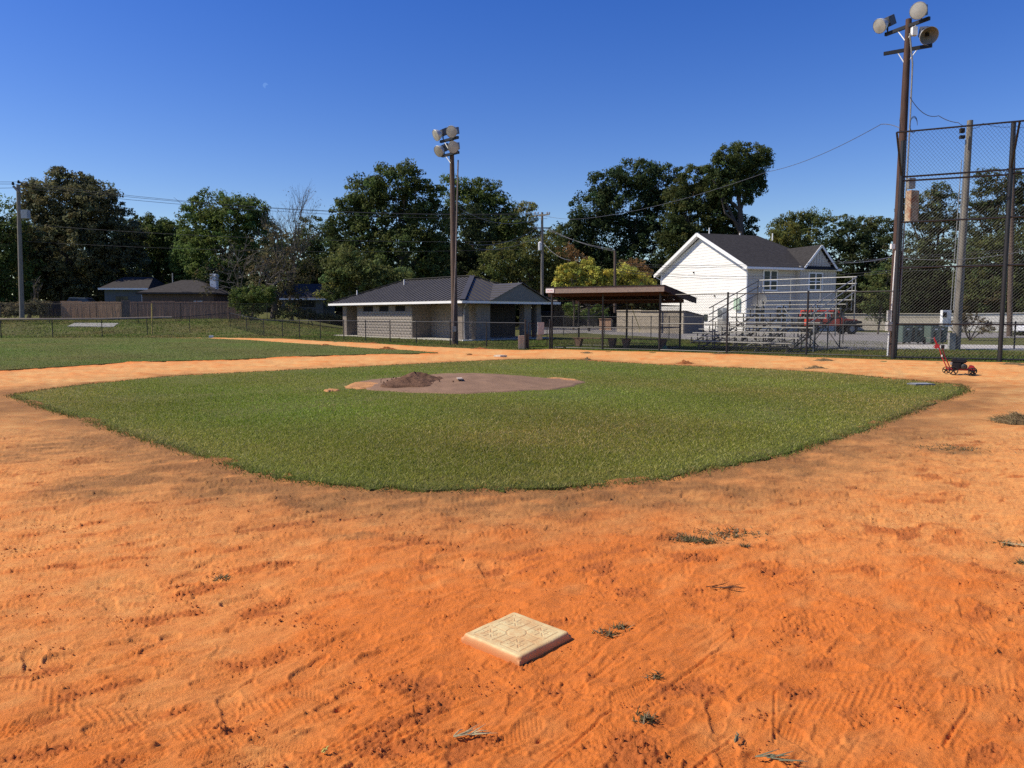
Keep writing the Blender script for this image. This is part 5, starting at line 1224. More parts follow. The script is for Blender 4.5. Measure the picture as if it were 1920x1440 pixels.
MB().tube([P(1788, 582, 34.3), P(1808, 310, 34.4), P(1811, 262, 34.4)], .03, 6).build('conduit', GALV, U4, True); MB().tube([P(1782.5, 582, 34.4), P(1803, 300, 34.4)], .018, 5).build('conduit', GALV, U4, True)
MB().box(P(1773, 596, 34.2), (.40, .22, .70)).build('meter_cabinet', M('white_cabinet', (.72, .73, .73), .4), U4, bevel=.01); MB().box(P(1771.5, 590, 34.05), (.16, .04, .22)).build('meter_window', DARK, U4)
MB().box(P(1784.5, 641, 34.4), (.28, .14, .80)).build('base_cover', M('grey_cover', (.27, .27, .25), .7), U4)
MB().box(P(1776, 611, 34.2), (.34, .2, .06)).build('shelf', M('white_cabinet', (.72, .73, .73), .4), U4)
MB().box(P(1804, 245, 34.4), (.18, .14, .2)).build('fuse_box', DARK, U4); MB().box(P(1804, 257, 34.4), (.2, .14, .14)).build('fuse_box', DARK, U4)
U5 = upole('slim dark wooden pole seen through the top of the backstop beside its second post', 1893, 620, 1901, 231, 40, .14, .10, WOODPOLE)
# overhead lines
def cable(label, pts, sag, r, mat, group='overhead lines'):
    V = []
    for (a, b_, s_) in zip(pts[:-1], pts[1:], sag):
        n = 14
        for k in range(n): f = k/n; V.append(a.lerp(b_, f)-Vector((0, 0, 4*s_*f*(1-f))))
    V.append(pts[-1]); o = MB().tube(V, r*.75, 4, False).build('overhead_line', mat, None, True, recalc=False); return tag(o, label, 'power line', group)
L_ = P(-160, 332, 70)
for i, (y0, ya, yb, yc) in enumerate(((342, 341, 402, 344), (345, 345, 404, 346), (357, 352, 412, 350))):
    cable(['topmost line from the left pole towards the middle pole', 'second line below the topmost line from the left pole', 'lowest of the three upper lines from the left pole'][i], [P(-170, y0-8, 64), P(34 if i != 1 else 26, ya, 70), P(1010+i*8, yb-2, 76)], [.1, 1.0-.1*i], .022, WIRE)
cable('thick lower cable crossing the trees from the left pole to the middle pole', [P(-170, 408, 62), P(38, 420, 70), P(1016, 452, 76)], [.1, .6], .02, WIRE)
cable('lower cable crossing in front of the dark oak below the upper lines', [P(38, 452, 70), P(1016, 466, 76)], [.6], .015, WIRE)
cable('long drooping cable from the right light pole past the pine to the middle pole', [P(1687, 240, YP), P(1652, 233, 30), P(1440, 322, 46), P(1080, 411, 72), P(1018, 404, 76)], [-.05, .25, .5, .1], .018, WIREL)
cable('line running on from the middle pole to the left behind the middle light pole', [P(1016, 404, 76), P(862, 391, 60)], [1.0], .022, WIREL)
for i, (ya, yb) in enumerate(((427, 468), (428, 471))): cable(['upper sloping line between the middle pole and the short pole', 'lower sloping line between the middle pole and the short pole'][i], [P(1020+i*8, ya, 76), P(1153, yb, 66)], [.3], .02, WIREL)
cable('service line from the middle pole down towards the left trees, upper', [P(1006, 427, 76), P(880, 458, 60)], [.6], .02, WIREL)
cable('service line from the middle pole down towards the left trees, lower', [P(1016, 437, 76), P(890, 466, 62)], [.6], .02, WIREL)
cable('short drooping cable right of the white transformer', [P(1018, 454, 76), P(1070, 488, 70)], [.4], .03, WIREL)
for i, (ya, yb) in enumerate(((496, 495), (500.5, 498.5), (519, 518.5), (524, 523))):
    cable(['topmost wire crossing the white house gable', 'second wire crossing the white house gable', 'third wire crossing the white house gable', 'lowest wire crossing the white house gable'][i], [P(1153, ya-4 if i < 2 else ya-16, 66), P(1400, yb, 62), P(1690, yb-14, 56), P(2050, yb-42, 50)], [.2, .2, .1], .02, WIRE)
cable('black cable drooping from the right light pole to the backstop top rail', [P(1706, 182, YP), P(1760, 217, 28), P(1797, 230, 27.4), P(1818, 232, 34)], [.25, .05, .1], .016, WIRE)
cable('thin line between the leaning pole and the right image edge', [P(1820, 240, 34.5), P(1843, 231, 36), P(1901, 237, 40), P(2060, 240, 52)], [.1, .1, .2], .014, WIRE)
cable('pair of service cables right of the house roof', [P(1570, 489, 74), P(1672, 482, YP+5), P(1960, 462, 30)], [.2, .3], .02, WIREL)

# ------------------------------------------------------------------ wheelie bins
GRN = M('green_grey_bin', (.10, .14, .125), .5, 0, .08, 4)
def bin_():
    T = thing('wheelie_bin', (0, 0, 0), '', 'bin', 'wheelie bins behind the backstop'); ORG[T] = Vector((0, 0, 0))
    MB().box((0, 0, .54), (.50, .56, .92), taper=1.22).build('body', GRN, T, bevel=.02)
    MB().box((0, -.02, 1.04), (.66, .76, .07)).build('lid', GRN, T, bevel=.02); MB().box((0, -.36, .95), (.52, .08, .1)).build('rim', GRN, T)
    MB().tube([(-.26, .38, 1.0), (.26, .38, 1.0)], .02, 6).build('handle', GRN, T)
    MB().box((0, -.345, .80), (.16, .02, .06)).build('white_mark', WHITEP, T); MB().box((-.05, -.31, .55), (.14, .02, .3)).build('panel', M('dark_bin_panel', (.02, .03, .03), .6), T)
    for s_ in (-1, 1): MB().lathe((s_*.24-.03, .26, .12), (1, 0, 0), [(0, .02), (0, .12), (.06, .12), (.06, .02)], 14).build('wheel', DARK, T)
    return T
b0_ = bin_()
for i, (x, Y, rz_) in enumerate(((1696, 41.0, .15), (1720, 41.2, .0), (1749, 40.6, .1), (1764, 41.2, -.2))):
    o = b0_ if i == 0 else copy_tree(b0_); o.location = (*XY(x, Y), .05); o.rotation_euler.z = rz_
    o['label'] = ['green-grey wheelie bin nearest the backstop post, leftmost of four', 'second green-grey wheelie bin from the backstop post', 'third wheelie bin, with a white mark, left of the meter pole', 'dark-sided wheelie bin half hidden beside the meter pole'][i]

# ------------------------------------------------------------------ off-road vehicle behind the bleachers
RED = M('orange_red_paint', (.62, .060, .025), .35, 0, .06, 2, spec=.6); TYR = M('tyre_rubber', (.02, .02, .02), .8); BLKP = M('black_plastic_trim', (.02, .02, .022), .6)
VE = thing('off_road_car', (0, 0, 0), 'orange-red open off-road car parked behind the bleachers', 'car'); ORG[VE] = Vector((0, 0, 0))
MB().prism([(-2.0, -.78, .62), (.7, -.78, .62), (.7, -.78, 1.12), (-2.0, -.78, 1.12)], (0, 1.56, 0)).build('body', RED, VE, bevel=.03)
MB().prism([(.7, -.62, .75), (2.0, -.56, .75), (2.0, -.56, 1.08), (.7, -.62, 1.17)], (0, 1.2, 0)).build('bonnet', RED, VE, bevel=.03)
for s_ in (-1, 1):
    MB().prism([(1.0, s_*.60, .98), (2.1, s_*.60, .98), (2.2, s_*.60, .80), (.8, s_*.60, .70)], (0, s_*.28, 0)).build('fender', BLKP, VE)
    MB().prism([(-1.95, s_*.78, .90), (-.95, s_*.78, .90), (-.8, s_*.78, .70), (-2.05, s_*.78, .70)], (0, s_*.12, 0)).build('fender', BLKP, VE)
    MB().bar((-.35, s_*.79, .88), (.6, s_*.79, .88), .02, .4).build('door', RED, VE)
    for x in (-1.45, 1.45):
        w_ = MB().lathe((x, s_*.62, .40), (0, s_, 0), [(0, .22), (0, .38), (.04, .41), (.22, .41), (.26, .38), (.26, .22)], 22).build('wheel', TYR, VE, True); MB().lathe((x, s_*.62, .40), (0, s_, 0), [(.2, .23), (.18, .14), (.22, .05), (.23, .005)], 16).build('rim', GALV, w_, True)
    for pts in ([(.68, s_*.68, 1.12), (.45, s_*.62, 1.72)], [(-.5, s_*.66, 1.12), (-.5, s_*.62, 1.74)], [(-1.9, s_*.66, 1.12), (-1.8, s_*.62, 1.70)], [(.45, s_*.62, 1.72), (-1.8, s_*.62, 1.72)]): MB().tube(pts, .05, 6).build('roof_frame', RED, VE)
    MB().prism([(-1.8, s_*.64, 1.18), (-.6, s_*.64, 1.18), (-.6, s_*.62, 1.64), (-1.7, s_*.62, 1.64)], (0, s_*.01, 0)).build('side_window', WGL, VE)
    MB().lathe((2.02, s_*.38, .92), (1, 0, 0), [(0, .12), (.04, .12), (.05, .01)], 14).build('headlight', GALV, VE)
MB().prism([(.66, -.62, 1.16), (.66, .62, 1.16), (.46, .58, 1.68), (.46, -.58, 1.68)], (-.01, 0, 0)).build('windscreen', WGL, VE)
MB().prism([(-1.85, -.64, 1.72), (.45, -.64, 1.72), (.45, .64, 1.72), (-1.85, .64, 1.72)], (0, 0, .06)).build('roof', RED, VE)
MB().bar((2.2, -.75, .60), (2.2, .75, .60), .14, .16).build('bumper', BLKP, VE)
MB().lathe((-2.02, 0, .95), (-1, 0, 0), [(0, .2), (0, .38), (.2, .38), (.22, .2), (.22, .01)], 20).build('spare_wheel', TYR, VE)
VE.location = (*XY(1553, 63), .03); VE.scale = (1.12, 1.12, 1.12); VE.rotation_euler.z = .06
# pale parked car, right edge, and car roof behind the board fence
def car(name, label, paint, loc, rz_):
    T = thing(name, (0, 0, 0), label, 'car'); ORG[T] = Vector((0, 0, 0))
    MB().prism([(-2.2, -.85, .35), (2.2, -.85, .35), (2.25, -.85, .75), (1.2, -.85, .95), (-2.1, -.85, .98), (-2.25, -.85, .7)], (0, 1.7, 0)).build('body', paint, T, bevel=.05)
    MB().prism([(-1.9, -.74, .95), (1.0, -.74, .95), (.3, -.68, 1.45), (-1.5, -.68, 1.48)], (0, 1.44, 0)).build('cabin', WGL, T, bevel=.04)
    MB().prism([(-1.52, -.70, 1.46), (.32, -.70, 1.44), (.32, .70, 1.44), (-1.52, .70, 1.46)], (0, 0, .05)).build('roof', paint, T)
    for x in (-1.35, 1.4):
        for s_ in (-1, 1):
            w_ = MB().lathe((x, s_*.68, .33), (0, s_, 0), [(0, .18), (0, .33), (.2, .33), (.22, .2)], 20).build('wheel', TYR, T, True); MB().lathe((x, s_*.68, .33), (0, s_, 0), [(.19, .2), (.21, .01)], 14).build('rim', GALV, w_)
    for s_ in (-1, 1): MB().box((2.2, s_*.6, .68), (.08, .3, .12)).build('headlight', GALV, T); MB().box((-2.22, s_*.65, .72), (.06, .25, .14)).build('tail_light', M('tail_red', (.35, .02, .02), .3), T)
    T.location = loc; T.rotation_euler.z = rz_; return T
car('parked_car', 'white car parked at the right edge of the picture behind the backstop', M('white_car_paint', (.7, .72, .76), .3, 0, .03, 1, spec=.6), (*XY(1966, 58), .02), 3.24)
car('parked_car', 'dark car with a pale roof mostly hidden behind the board fence at the left', M('silver_car_paint', (.35, .37, .40), .3, .3, .05, 1, spec=.6), (*XY(163, 84), Hz(-47, 84)+.75), .0)

# ------------------------------------------------------------------ edger machine
EDR = M('edger_red', (.36, .012, .018), .35, 0, .15, 6, spec=.6); EDK = M('engine_black', (.013, .012, .014), .45, 0, .3, 10)
ED = thing('lawn_edger', (0, 0, 0), 'red walk-behind lawn edger with a black engine standing on the dirt at the right', 'lawn edger'); ORG[ED] = Vector((0, 0, 0))
def ewheel(x, y, r):
    w_ = MB().lathe((x, y, r), (0, 1, 0), [(-.022, r*.80), (-.022, r*.97), (-.012, r), (.012, r), (.022, r*.97), (.022, r*.80), (-.022, r*.80)], 28).build('wheel', TYR, ED, True)
    h = MB()
    for k in range(5): a = k*2*math.pi/5+.3; h.bar((x+.02*math.cos(a), y, r+.02*math.sin(a)), (x+r*.84*math.cos(a), y, r+r*.84*math.sin(a)), .03, .022, up=(0, 1, 0))
    h.lathe((x, y-.03, r), (0, 1, 0), [(0, .005), (0, .03), (.06, .03), (.06, .005)], 12).build('rim', EDK, w_)
ewheel(-.115, -.21, .115); ewheel(.32, -.20, .10); ewheel(-.27, .22, .098); ewheel(.36, .18, .095)
MB().prism([(-.24, -.15, .12), (.38, -.15, .12), (.38, .15, .12), (-.24, .15, .12)], (0, 0, .05)).build('deck', EDR, ED, bevel=.01)
MB().tube([(-.115, -.21, .115), (-.2, 0, .12), (-.27, .22, .1)], .014, 6).build('axle', EDK, ED); MB().tube([(.32, -.20, .10), (.36, .18, .095)], .014, 6).build('axle', EDK, ED)
e_ = MB().lathe((0, 0, .15), (0, 0, 1), [(0, .13), (.03, .16), (.14, .16), (.16, .12)], 18); e_.box((-.05, -.10, .24), (.2, .14, .16)); e_.build('engine', EDK, ED)
for k in range(4): MB().box((.08, -.13, .18+k*.032), (.15, .12, .012)).build('cooling_fin', EDK, ED)
MB().lathe((.13, -.20, .23), (0, -1, 0), [(0, .075), (.03, .075), (.045, .045), (.05, .01)], 18).build('starter_cover', M('starter_grey', (.035, .035, .035), .5), ED)
MB().box((.01, -.02, .365), (.38, .24, .10)).build('fuel_tank', EDK, ED, bevel=.03); MB().lathe((-.07, -.02, .41), (0, 0, 1), [(0, .03), (.03, .03), (.035, .005)], 10).build('fuel_cap', EDK, ED)
MB().box((-.17, -.12, .30), (.05, .05, .07)).build('spark_plug', GALV, ED)
MB().prism([(.20, -.14, .12), (.39, -.14, .12), (.37, -.14, .24), (.27, -.14, .27)], (0, .26, 0)).build('belt_guard', EDR, ED, bevel=.015)
for s_, dx_ in ((-1, 0), (1, .075)):
    MB().tube([(-.25+dx_, s_*.07, .14), (-.40+dx_, s_*.07, .48), (-.47+dx_, s_*.06, .72)], .014, 8).build('handle_tube', EDR, ED, True)
MB().tube([(-.47, 0, .70), (-.54, 0, .84), (-.60, -.02, .97)], .022, 8).build('handle_tube', EDR, ED, True)
MB().tube([(-.60, -.13, .985), (-.60, .13, .985)], .015, 8).build('handlebar', EDR, ED, True); MB().tube([(-.60, -.1, .965), (-.78, -.1, .985)], .006, 6).build('lever', GALV, ED)
MB().box((-.52, -.02, .755), (.12, .12, .10)).build('control_box', EDR, ED, bevel=.01); MB().tube([(-.55, -.07, .80), (-.62, -.07, .74), (-.53, -.07, .69)], .012, 6).build('lever_guard', EDR, ED)
MB().box((-.385, .02, .74), (.08, .10, .10)).build('cable_housing', EDK, ED); MB().tube([(-.41, .02, .80), (-.33, .02, .92)], .006, 5).build('lever', EDK, ED)
MB().tube([(-.44, -.04, .64), (-.34, -.08, .45), (-.2, -.08, .36)], .006, 5).build('cable', EDK, ED); MB().box((-.40, -.085, .50), (.03, .012, .05)).build('sticker', WHITEP, ED)
el = G(1800, 703); ED.location = (el.x, el.y+.1, .004); ED.rotation_euler.z = -.50
bx_ = P(1756, 668, 27.3); tag(MB().tube([P(1733, 670.6, 27.6), P(1753, 670.8, 27.5)], .018, 5).build('white_stick', WHITEP), 'thin white stick lying in the grass strip behind the backstop foot', 'stick')

# ------------------------------------------------------------------ moon
mm_, t, b = new_mat('moonlight'); b.inputs['Base Color'].default_value = (0, 0, 0, 1); b.inputs['Emission Color'].default_value = (.115, .25, .62, 1); b.inputs['Emission Strength'].default_value = 1.0; b.inputs['Specular IOR Level'].default_value = 0
c = P(497.5, 160, 6000); rr_ = 4.6/F*6000; rt = Vector((1, 0, 0)); up_ = Vector((0, 0, 1)); outer = [c+(rt*math.cos(a)+up_*math.sin(a))*rr_ for a in np.linspace(R(60), R(210), 16)]
inn = [c+(rt*.25-up_*.15)*rr_+(rt*math.cos(a)+up_*math.sin(a))*rr_*.93 for a in np.linspace(R(205), R(65), 16)]
tag(MB().prism(outer+inn, (0, 40, 0)).build('moon', mm_), 'faint thin crescent moon in the blue sky at the upper left', 'moon')
# ------------------------------------------------------------------ trees
LEAFM, t, b = new_mat('tree_foliage')
ca = attr(t, 'Col').outputs['Color']
gl = t.nodes.new('ShaderNodeBsdfPrincipled'); gl.inputs['Roughness'].default_value = .65; gl.inputs['Specular IOR Level'].default_value = .12; t.links.new(ca, gl.inputs['Base Color'])
trn = t.nodes.new('ShaderNodeBsdfTranslucent'); t.links.new(ca, trn.inputs[0]); mx = t.nodes.new('ShaderNodeMixShader'); mx.inputs[0].default_value = .45
t.links.new(gl.outputs[0], mx.inputs[1]); t.links.new(trn.outputs[0], mx.inputs[2]); t.links.new(mx.outputs[0], t.nodes['Material Output'].inputs[0])
BARK = M('bark_grey_brown', (.11, .09, .07), .95, 0, .3, 4, .02, 20, stretch=(3, 3, .6)); BARKP = M('pine_bark', (.17, .12, .09), .95, 0, .3, 4, .02, 20)
def leaves_at(cen, rad, k, size, col, cvar, r, flat=.75):
    """k leaves round each clump centre"""
    n = len(cen); C = np.repeat(cen, k, 0); Rr = np.repeat(rad, k)
    d = r.standard_normal((n*k, 3)); d /= np.linalg.norm(d, axis=1)[:, None]; q = Rr*r.uniform(.25, 1, n*k)**.6
    p = C+d*q[:, None]*np.array([1, 1, flat])
    nrm = d*.85+r.standard_normal((n*k, 3))*.5; nrm[:, 2] += .35; nrm /= np.linalg.norm(nrm, axis=1)[:, None]
    a = np.cross(nrm, r.standard_normal((n*k, 3))); a /= np.linalg.norm(a, axis=1)[:, None]; b_ = np.cross(nrm, a)
    s = size*r.uniform(.55, 1.25, n*k)[:, None]
    V = np.stack([p-a*s*.62, p+b_*s*.62, p+a*s*.55-b_*s*.2], 1)
    tone = np.repeat(r.uniform(1-cvar, 1+cvar, n), k)*r.uniform(.75, 1.25, n*k)
    hue = np.repeat(r.normal(0, .10, n), k); Cc = np.array(col)[None]*tone[:, None]*np.stack([1+hue, 1+0*hue, 1-.5*hue], -1)
    return V.reshape(-1, 3), np.repeat(np.clip(Cc, .004, .9), 3, 0)
def tree(name, label, cat, Y, blobs, base, col, size=.36, dens=1.0, thick=.8, crad=.9, k=34, bark=BARK, tr=.35, group='trees behind the field', cvar=.4, seed=0, hull=.45, zb=None, limbs=True, extra=None, flat=.75):
    r = np.random.default_rng(seed+17); bx0, by0 = base
    g0 = P(bx0, by0, Y); gz_ = Hz(g0.x, Y) if zb is None else zb; loc = Vector((g0.x, Y, gz_)); T = thing(name, loc, label, cat, group)
    Cs, Rs, Bc = [], [], []
    for (cx, cy, rx, ry) in blobs:
        yo = r.uniform(-.25, .25)*rx/F*Y; c = P(cx, cy, Y+yo); RX, RZ_ = rx/F*Y, ry/F*Y; RY = (RX+RZ_)/2*thick; Bc.append((c, RX, RZ_))
        area = (RX*RZ_+RX*RY+RZ_*RY)*4.2; crad_ = crad*.82; n = max(8, int(area/(crad_*crad_)*.50*dens))
        d = r.standard_normal((n, 3)); d /= np.linalg.norm(d, axis=1)[:, None]
        q = np.where(r.random(n) < .7, r.uniform(.78, 1.04, n), r.uniform(hull, .85, n))*(1+.07*np.sin(d[:, 0]*7+cx)+.07*np.sin(d[:, 2]*9+cy))
        Cs.append(np.array(c)+d*q[:, None]*np.array([RX, RY, RZ_])*.93); Rs.append(r.uniform(.45, 1.45, n)*crad_)
    C = np.vstack(Cs); Rd = np.concatenate(Rs); ok = C[:, 2] > gz_+.3; C, Rd = C[ok], Rd[ok]
    V, cc = leaves_at(C, Rd, int(k*1.35), size*.74, [c_*1.85 for c_ in col], cvar, r, flat)
    mesh_np('crown', V, np.arange(len(V)).reshape(-1, 3), LEAFM, T, False, None, cc)
    # trunk and limbs
    m = MB(); top = max(Bc, key=lambda q_: q_[0].z)[0]; tp = Vector((loc.x*.6+top.x*.4, Y, gz_+(top.z-gz_)*.72))
    q1 = loc.lerp(tp, .35)+Vector((r.normal()*.2, 0, 0)); m.tube([loc-Vector((0, 0, .3)), q1, tp], [tr, tr*.8, tr*.3], 8)
    if limbs:
        for c, RX, RZ_ in Bc:
            f = r.uniform(.25, .6); s_ = loc.lerp(q1, .9) if f < .4 else q1.lerp(tp, f-.2); mid_ = s_.lerp(c, .5)+Vector((0, 0, -.08*(c-s_).length)); m.tube([s_, mid_, c], [tr*.5, tr*.3, tr*.1], 6)
            for j in range(3):
                d = Vector(r.standard_normal(3)); d.y *= .6; d.z = abs(d.z)*.8; e = c+Vector((d.x*RX*.6, d.y*RX*.5, d.z*RZ_*.5)); m.tube([mid_.lerp(c, .5), e], [tr*.18, tr*.04], 4, False)
    m.build('trunk', bark, T, True, recalc=False)
    return T
DG = (.040, .056, .018); MG = (.058, .078, .022); LG = (.085, .105, .028); YG_ = (.13, .13, .03)
tree('broadleaf_tree', 'green tree cut off by the left edge of the picture', 'tree', 92, [(-40,420,55,60),(5,440,45,70),(20,520,60,60),(-40,520,60,60),(-110,440,60,70),(-120,530,70,60)], (0, 580), MG, seed=1, dens=.9)
tree('magnolia_tree', 'large glossy-leaved dark tree towering behind the left utility pole', 'tree', 98, [(108,380,62,52),(165,395,60,55),(75,425,55,62),(205,440,68,62),(125,470,110,70),(225,500,60,55),(70,510,50,50),(150,530,90,45),(112,338,28,24),(150,345,30,22),(190,365,30,22),(62,360,25,22)], (120, 585), (.078, .078, .038), size=.42, crad=.8, k=30, seed=2, cvar=.5)
tree('broadleaf_tree', 'thin airy tree between the magnolia and the rounded green tree', 'tree', 104, [(290,425,32,28),(275,455,40,40),(318,450,26,40),(300,500,40,45),(262,505,40,45),(335,480,30,45),(345,530,30,40)], (300, 575), MG, size=.36, dens=1.0, seed=3, crad=.8)
tree('broadleaf_tree', 'rounded bright green tree left of the bare tree', 'tree', 98, [(400,390,55,32),(375,430,45,48),(440,415,55,48),(355,490,36,45),(415,480,70,62),(470,400,35,32),(480,460,50,60),(430,545,60,38),(365,550,40,30)], (410, 590), (.066, .092, .024), seed=4, crad=.85)
tree('vine_covered_tree', 'brownish vine-tangled tree below the bare tree', 'tree', 84, [(520,460,40,45),(500,520,45,45),(555,500,40,50),(470,560,35,28),(540,560,40,28)], (510, 590), (.075, .065, .032), size=.3, dens=.55, seed=5, k=24, cvar=.5)
tree('broadleaf_tree', 'dark tree in the gap between the bare tree and the big oak', 'tree', 108, [(585,440,32,35),(560,480,45,48),(612,490,38,50),(575,540,60,40),(620,540,40,40)], (590, 580), (.055, .070, .022), dens=.8, seed=6)
tree('oak_tree', 'tall broad oak left of the middle light pole', 'tree', 86, [(740,342,62,34),(690,362,45,36),(785,375,52,45),(655,400,42,35),(720,410,70,52),(800,430,50,60),(642,440,40,38),(680,470,62,52),(765,480,72,62),(630,485,28,30),(815,500,40,50),(760,318,22,16)], (745, 600), (.052, .068, .021), size=.38, seed=7, crad=.85)
tree('broadleaf_tree', 'light green low-hanging tree over the block building roof at its left', 'tree', 74, [(650,500,45,35),(625,540,32,26),(690,520,52,38),(655,560,42,18),(740,530,40,30)], (660, 600), (.082, .095, .030), size=.3, crad=.65, seed=8, group=None)
tree('broadleaf_tree', 'dark shaded tree directly behind the middle light pole', 'tree', 95, [(870,440,60,60),(840,500,70,55),(900,510,60,50),(800,540,80,35)], (860, 600), (.026, .036, .014), dens=1.1, seed=9)
tree('broadleaf_tree', 'tall loose green tree right of the middle light pole', 'tree', 100, [(850,348,26,20),(905,362,42,30),(930,395,36,35),(880,390,45,40),(955,425,35,30),(915,440,55,45)], (905, 600), (.064, .084, .022), size=.36, seed=10, crad=.8)
tree('broadleaf_tree', 'pale yellowing tree top left of the transformer pole', 'tree', 104, [(962,395,22,14),(988,388,18,10),(985,418,26,20),(955,460,35,32),(1000,455,26,30)], (975, 600), (.12, .12, .042), size=.32, crad=.65, dens=.7, seed=11)
tree('vine_covered_tree', 'yellow-green vine-covered mound of trees left of the transformer pole', 'tree', 84, [(950,490,50,32),(995,475,38,30),(925,525,45,30),(980,520,60,32),(1035,470,30,45),(1045,520,40,45)], (975, 590), (.078, .085, .024), size=.26, crad=.6, seed=12)
tree('oak_tree', 'huge dark oak behind the white house, left of the pine', 'tree', 112, [(1200,330,58,34),(1150,350,50,34),(1245,345,45,36),(1115,390,42,42),(1180,390,75,55),(1250,410,55,60),(1085,430,38,38),(1140,450,80,55),(1220,480,85,60),(1110,500,70,45),(1062,455,30,40),(1160,540,90,35)], (1180, 605), (.030, .044, .017), size=.44, crad=1.0, seed=13)
tree('pine_tree', 'dark broad pine leaning against the oak, left of the tall bare-trunked pine', 'pine tree', 106, [(1300,335,38,28),(1275,370,32,30),(1320,370,40,32),(1290,410,48,36),(1345,400,36,34),(1280,450,45,36),(1335,445,45,32),(1300,490,60,34),(1395,430,26,30),(1395,470,40,32),(1362,430,34,36),(1352,375,26,28)], (1330, 600), (.044, .055, .018), size=.34, crad=.75, k=40, seed=14, bark=BARKP)
PT = tree('pine_tree', 'tallest pine with a domed top and forked bare trunk behind the white house', 'pine tree', 104, [(1390,292,46,26),(1355,312,32,24),(1420,312,28,24),(1385,325,52,22),(1412,345,22,16),(1345,335,22,16),(1430,295,16,18),(1415,352,22,18),(1372,350,38,20),(1350,362,28,22),(1400,372,16,12)], (1390, 600), (.048, .062, .020), size=.32, crad=.7, k=42, seed=15, bark=BARKP, limbs=False, tr=.2)
m = MB(); tb0 = P(1389, 600, 104); tbf = P(1389, 455, 104); fk = P(1388, 395, 104); m.tube([Vector((tb0.x, 104, 0)), tbf, fk], [.55, .42, .36], 8)
for pts in (((1386,360),(1388,300)), ((1396,370),(1412,320)), ((1402,362),(1425,325)), ((1372,380),(1358,330)), ((1380,350),(1370,300))): m.tube([fk, P(*pts[0], 104), P(*pts[1], 104)], [.26, .18, .07], 6)
m.tube([P(1389,440,104), P(1368,395,103.5), P(1345,350,103), P(1335,335,103)], [.26, .2, .14, .07], 6); m.tube([P(1389,425,104), P(1360,400,103), P(1352,372,103)], [.2, .15, .08], 6)
m.build('limb', M('pale_pine_bark', (.085, .07, .058), .95), PT, True, recalc=False)
tree('broadleaf_tree', 'rounded green tree between the pine and the right light pole', 'tree', 112, [(1500,412,36,18),(1470,432,30,24),(1530,420,34,26),(1495,450,50,28),(1455,455,26,22)], (1500, 600), (.060, .072, .022), size=.36, seed=16)
tree('broadleaf_tree', 'yellow-green tree top beside the house roof', 'tree', 96, [(1478,440,34,20),(1500,470,40,22)], (1485, 600), (.085, .088, .024), size=.32, crad=.7, seed=17)
tree('oak_tree', 'dark dense tree right of the white house', 'tree', 88, [(1590,445,45,32),(1560,470,35,32),(1610,490,50,45),(1630,540,45,50),(1580,540,40,45),(1655,480,35,45)], (1605, 600), (.030, .040, .014), dens=1.1, seed=18)
tree('broadleaf_tree', 'wispy paler tree top left of the right light pole', 'tree', 100, [(1620,418,30,16),(1655,425,26,20),(1640,450,36,24),(1580,415,20,12)], (1645, 600), (.072, .082, .030), size=.32, crad=.65, dens=.7, seed=19)
tree('young_oak_tree', 'small light green spreading tree beside the cream wall, left of the light pole', 'tree', 62, [(1650,520,26,16),(1640,545,32,16),(1655,570,34,14),(1668,500,14,18),(1630,575,22,10),(1650,595,24,8)], (1645, 622), (.075, .092, .030), size=.2, crad=.42, k=26, dens=.8, seed=20, tr=.09, group=None)
tree('broadleaf_tree', 'grey-green airy tree behind the backstop right of the light pole', 'tree', 86, [(1765,358,22,14),(1740,385,34,30),(1775,395,32,36),(1725,430,32,36),(1765,450,50,42),(1720,500,40,50),(1700,395,18,20)], (1750, 600), (.060, .070, .030), size=.32, crad=.7, dens=.8, seed=21)
tree('pine_tree', 'dark pine behind the second backstop post', 'pine tree', 94, [(1868,335,40,22),(1905,350,36,28),(1850,370,36,28),(1890,395,52,34),(1835,410,34,34),(1870,440,60,36),(1960,380,50,50)], (1880, 600), (.046, .056, .022), size=.34, crad=.8, dens=.85, seed=22, bark=BARKP)
tree('oak_tree', 'dark hedge-like tree low behind the wheelie bins', 'tree', 84, [(1730,525,50,45),(1780,500,60,50),(1700,560,50,32),(1770,555,60,34)], (1740, 600), (.028, .036, .014), dens=1.2, seed=23)
tree('broadleaf_tree', 'vine-hung green trees at the right edge behind the backstop', 'tree', 80, [(1850,480,60,40),(1910,470,60,50),(1850,530,70,40),(1930,540,60,50),(1880,560,80,30),(2010,480,90,80)], (1870, 600), (.056, .066, .022), size=.3, crad=.7, seed=24)
tree('shrub', 'brownish rounded shrub row on top of the white wall at the right', 'shrub', 79, [(1830,566,34,16),(1870,562,40,18),(1905,568,30,16)], (1860, 600), (.085, .070, .035), size=.2, crad=.42, seed=25, group=None, tr=.08)
yt = tree('yellow_leaved_tree', 'broad yellow-green large-leaved tree behind the dugout roof', 'tree', 74, [(1072,510,28,20),(1102,502,28,18),(1120,525,40,24),(1060,535,28,18),(1170,515,28,18),(1195,530,32,20),(1150,535,32,18),(1100,548,50,12)], (1105, 612), (.21, .20, .040), size=.30, crad=.5, k=26, seed=26, dens=.75, tr=.14, cvar=.5, group=None)
tree('orange_leaved_tree', 'thin orange-tinged tree between the yellow tree and the oak', 'tree', 80, [(1065,470,22,12),(1085,488,22,12),(1185,500,30,16),(1205,515,24,16)], (1075, 612), (.14, .085, .035), size=.22, crad=.4, k=20, dens=.5, seed=27, tr=.1, group=None)
tree('shrub', 'green bush seen under the left end of the dugout roof', 'bush', 88, [(1072,580,18,12),(1095,590,26,10),(1120,585,20,12)], (1085, 612), (.085, .12, .035), size=.22, crad=.45, seed=28, group='bushes and hedges', tr=.06)
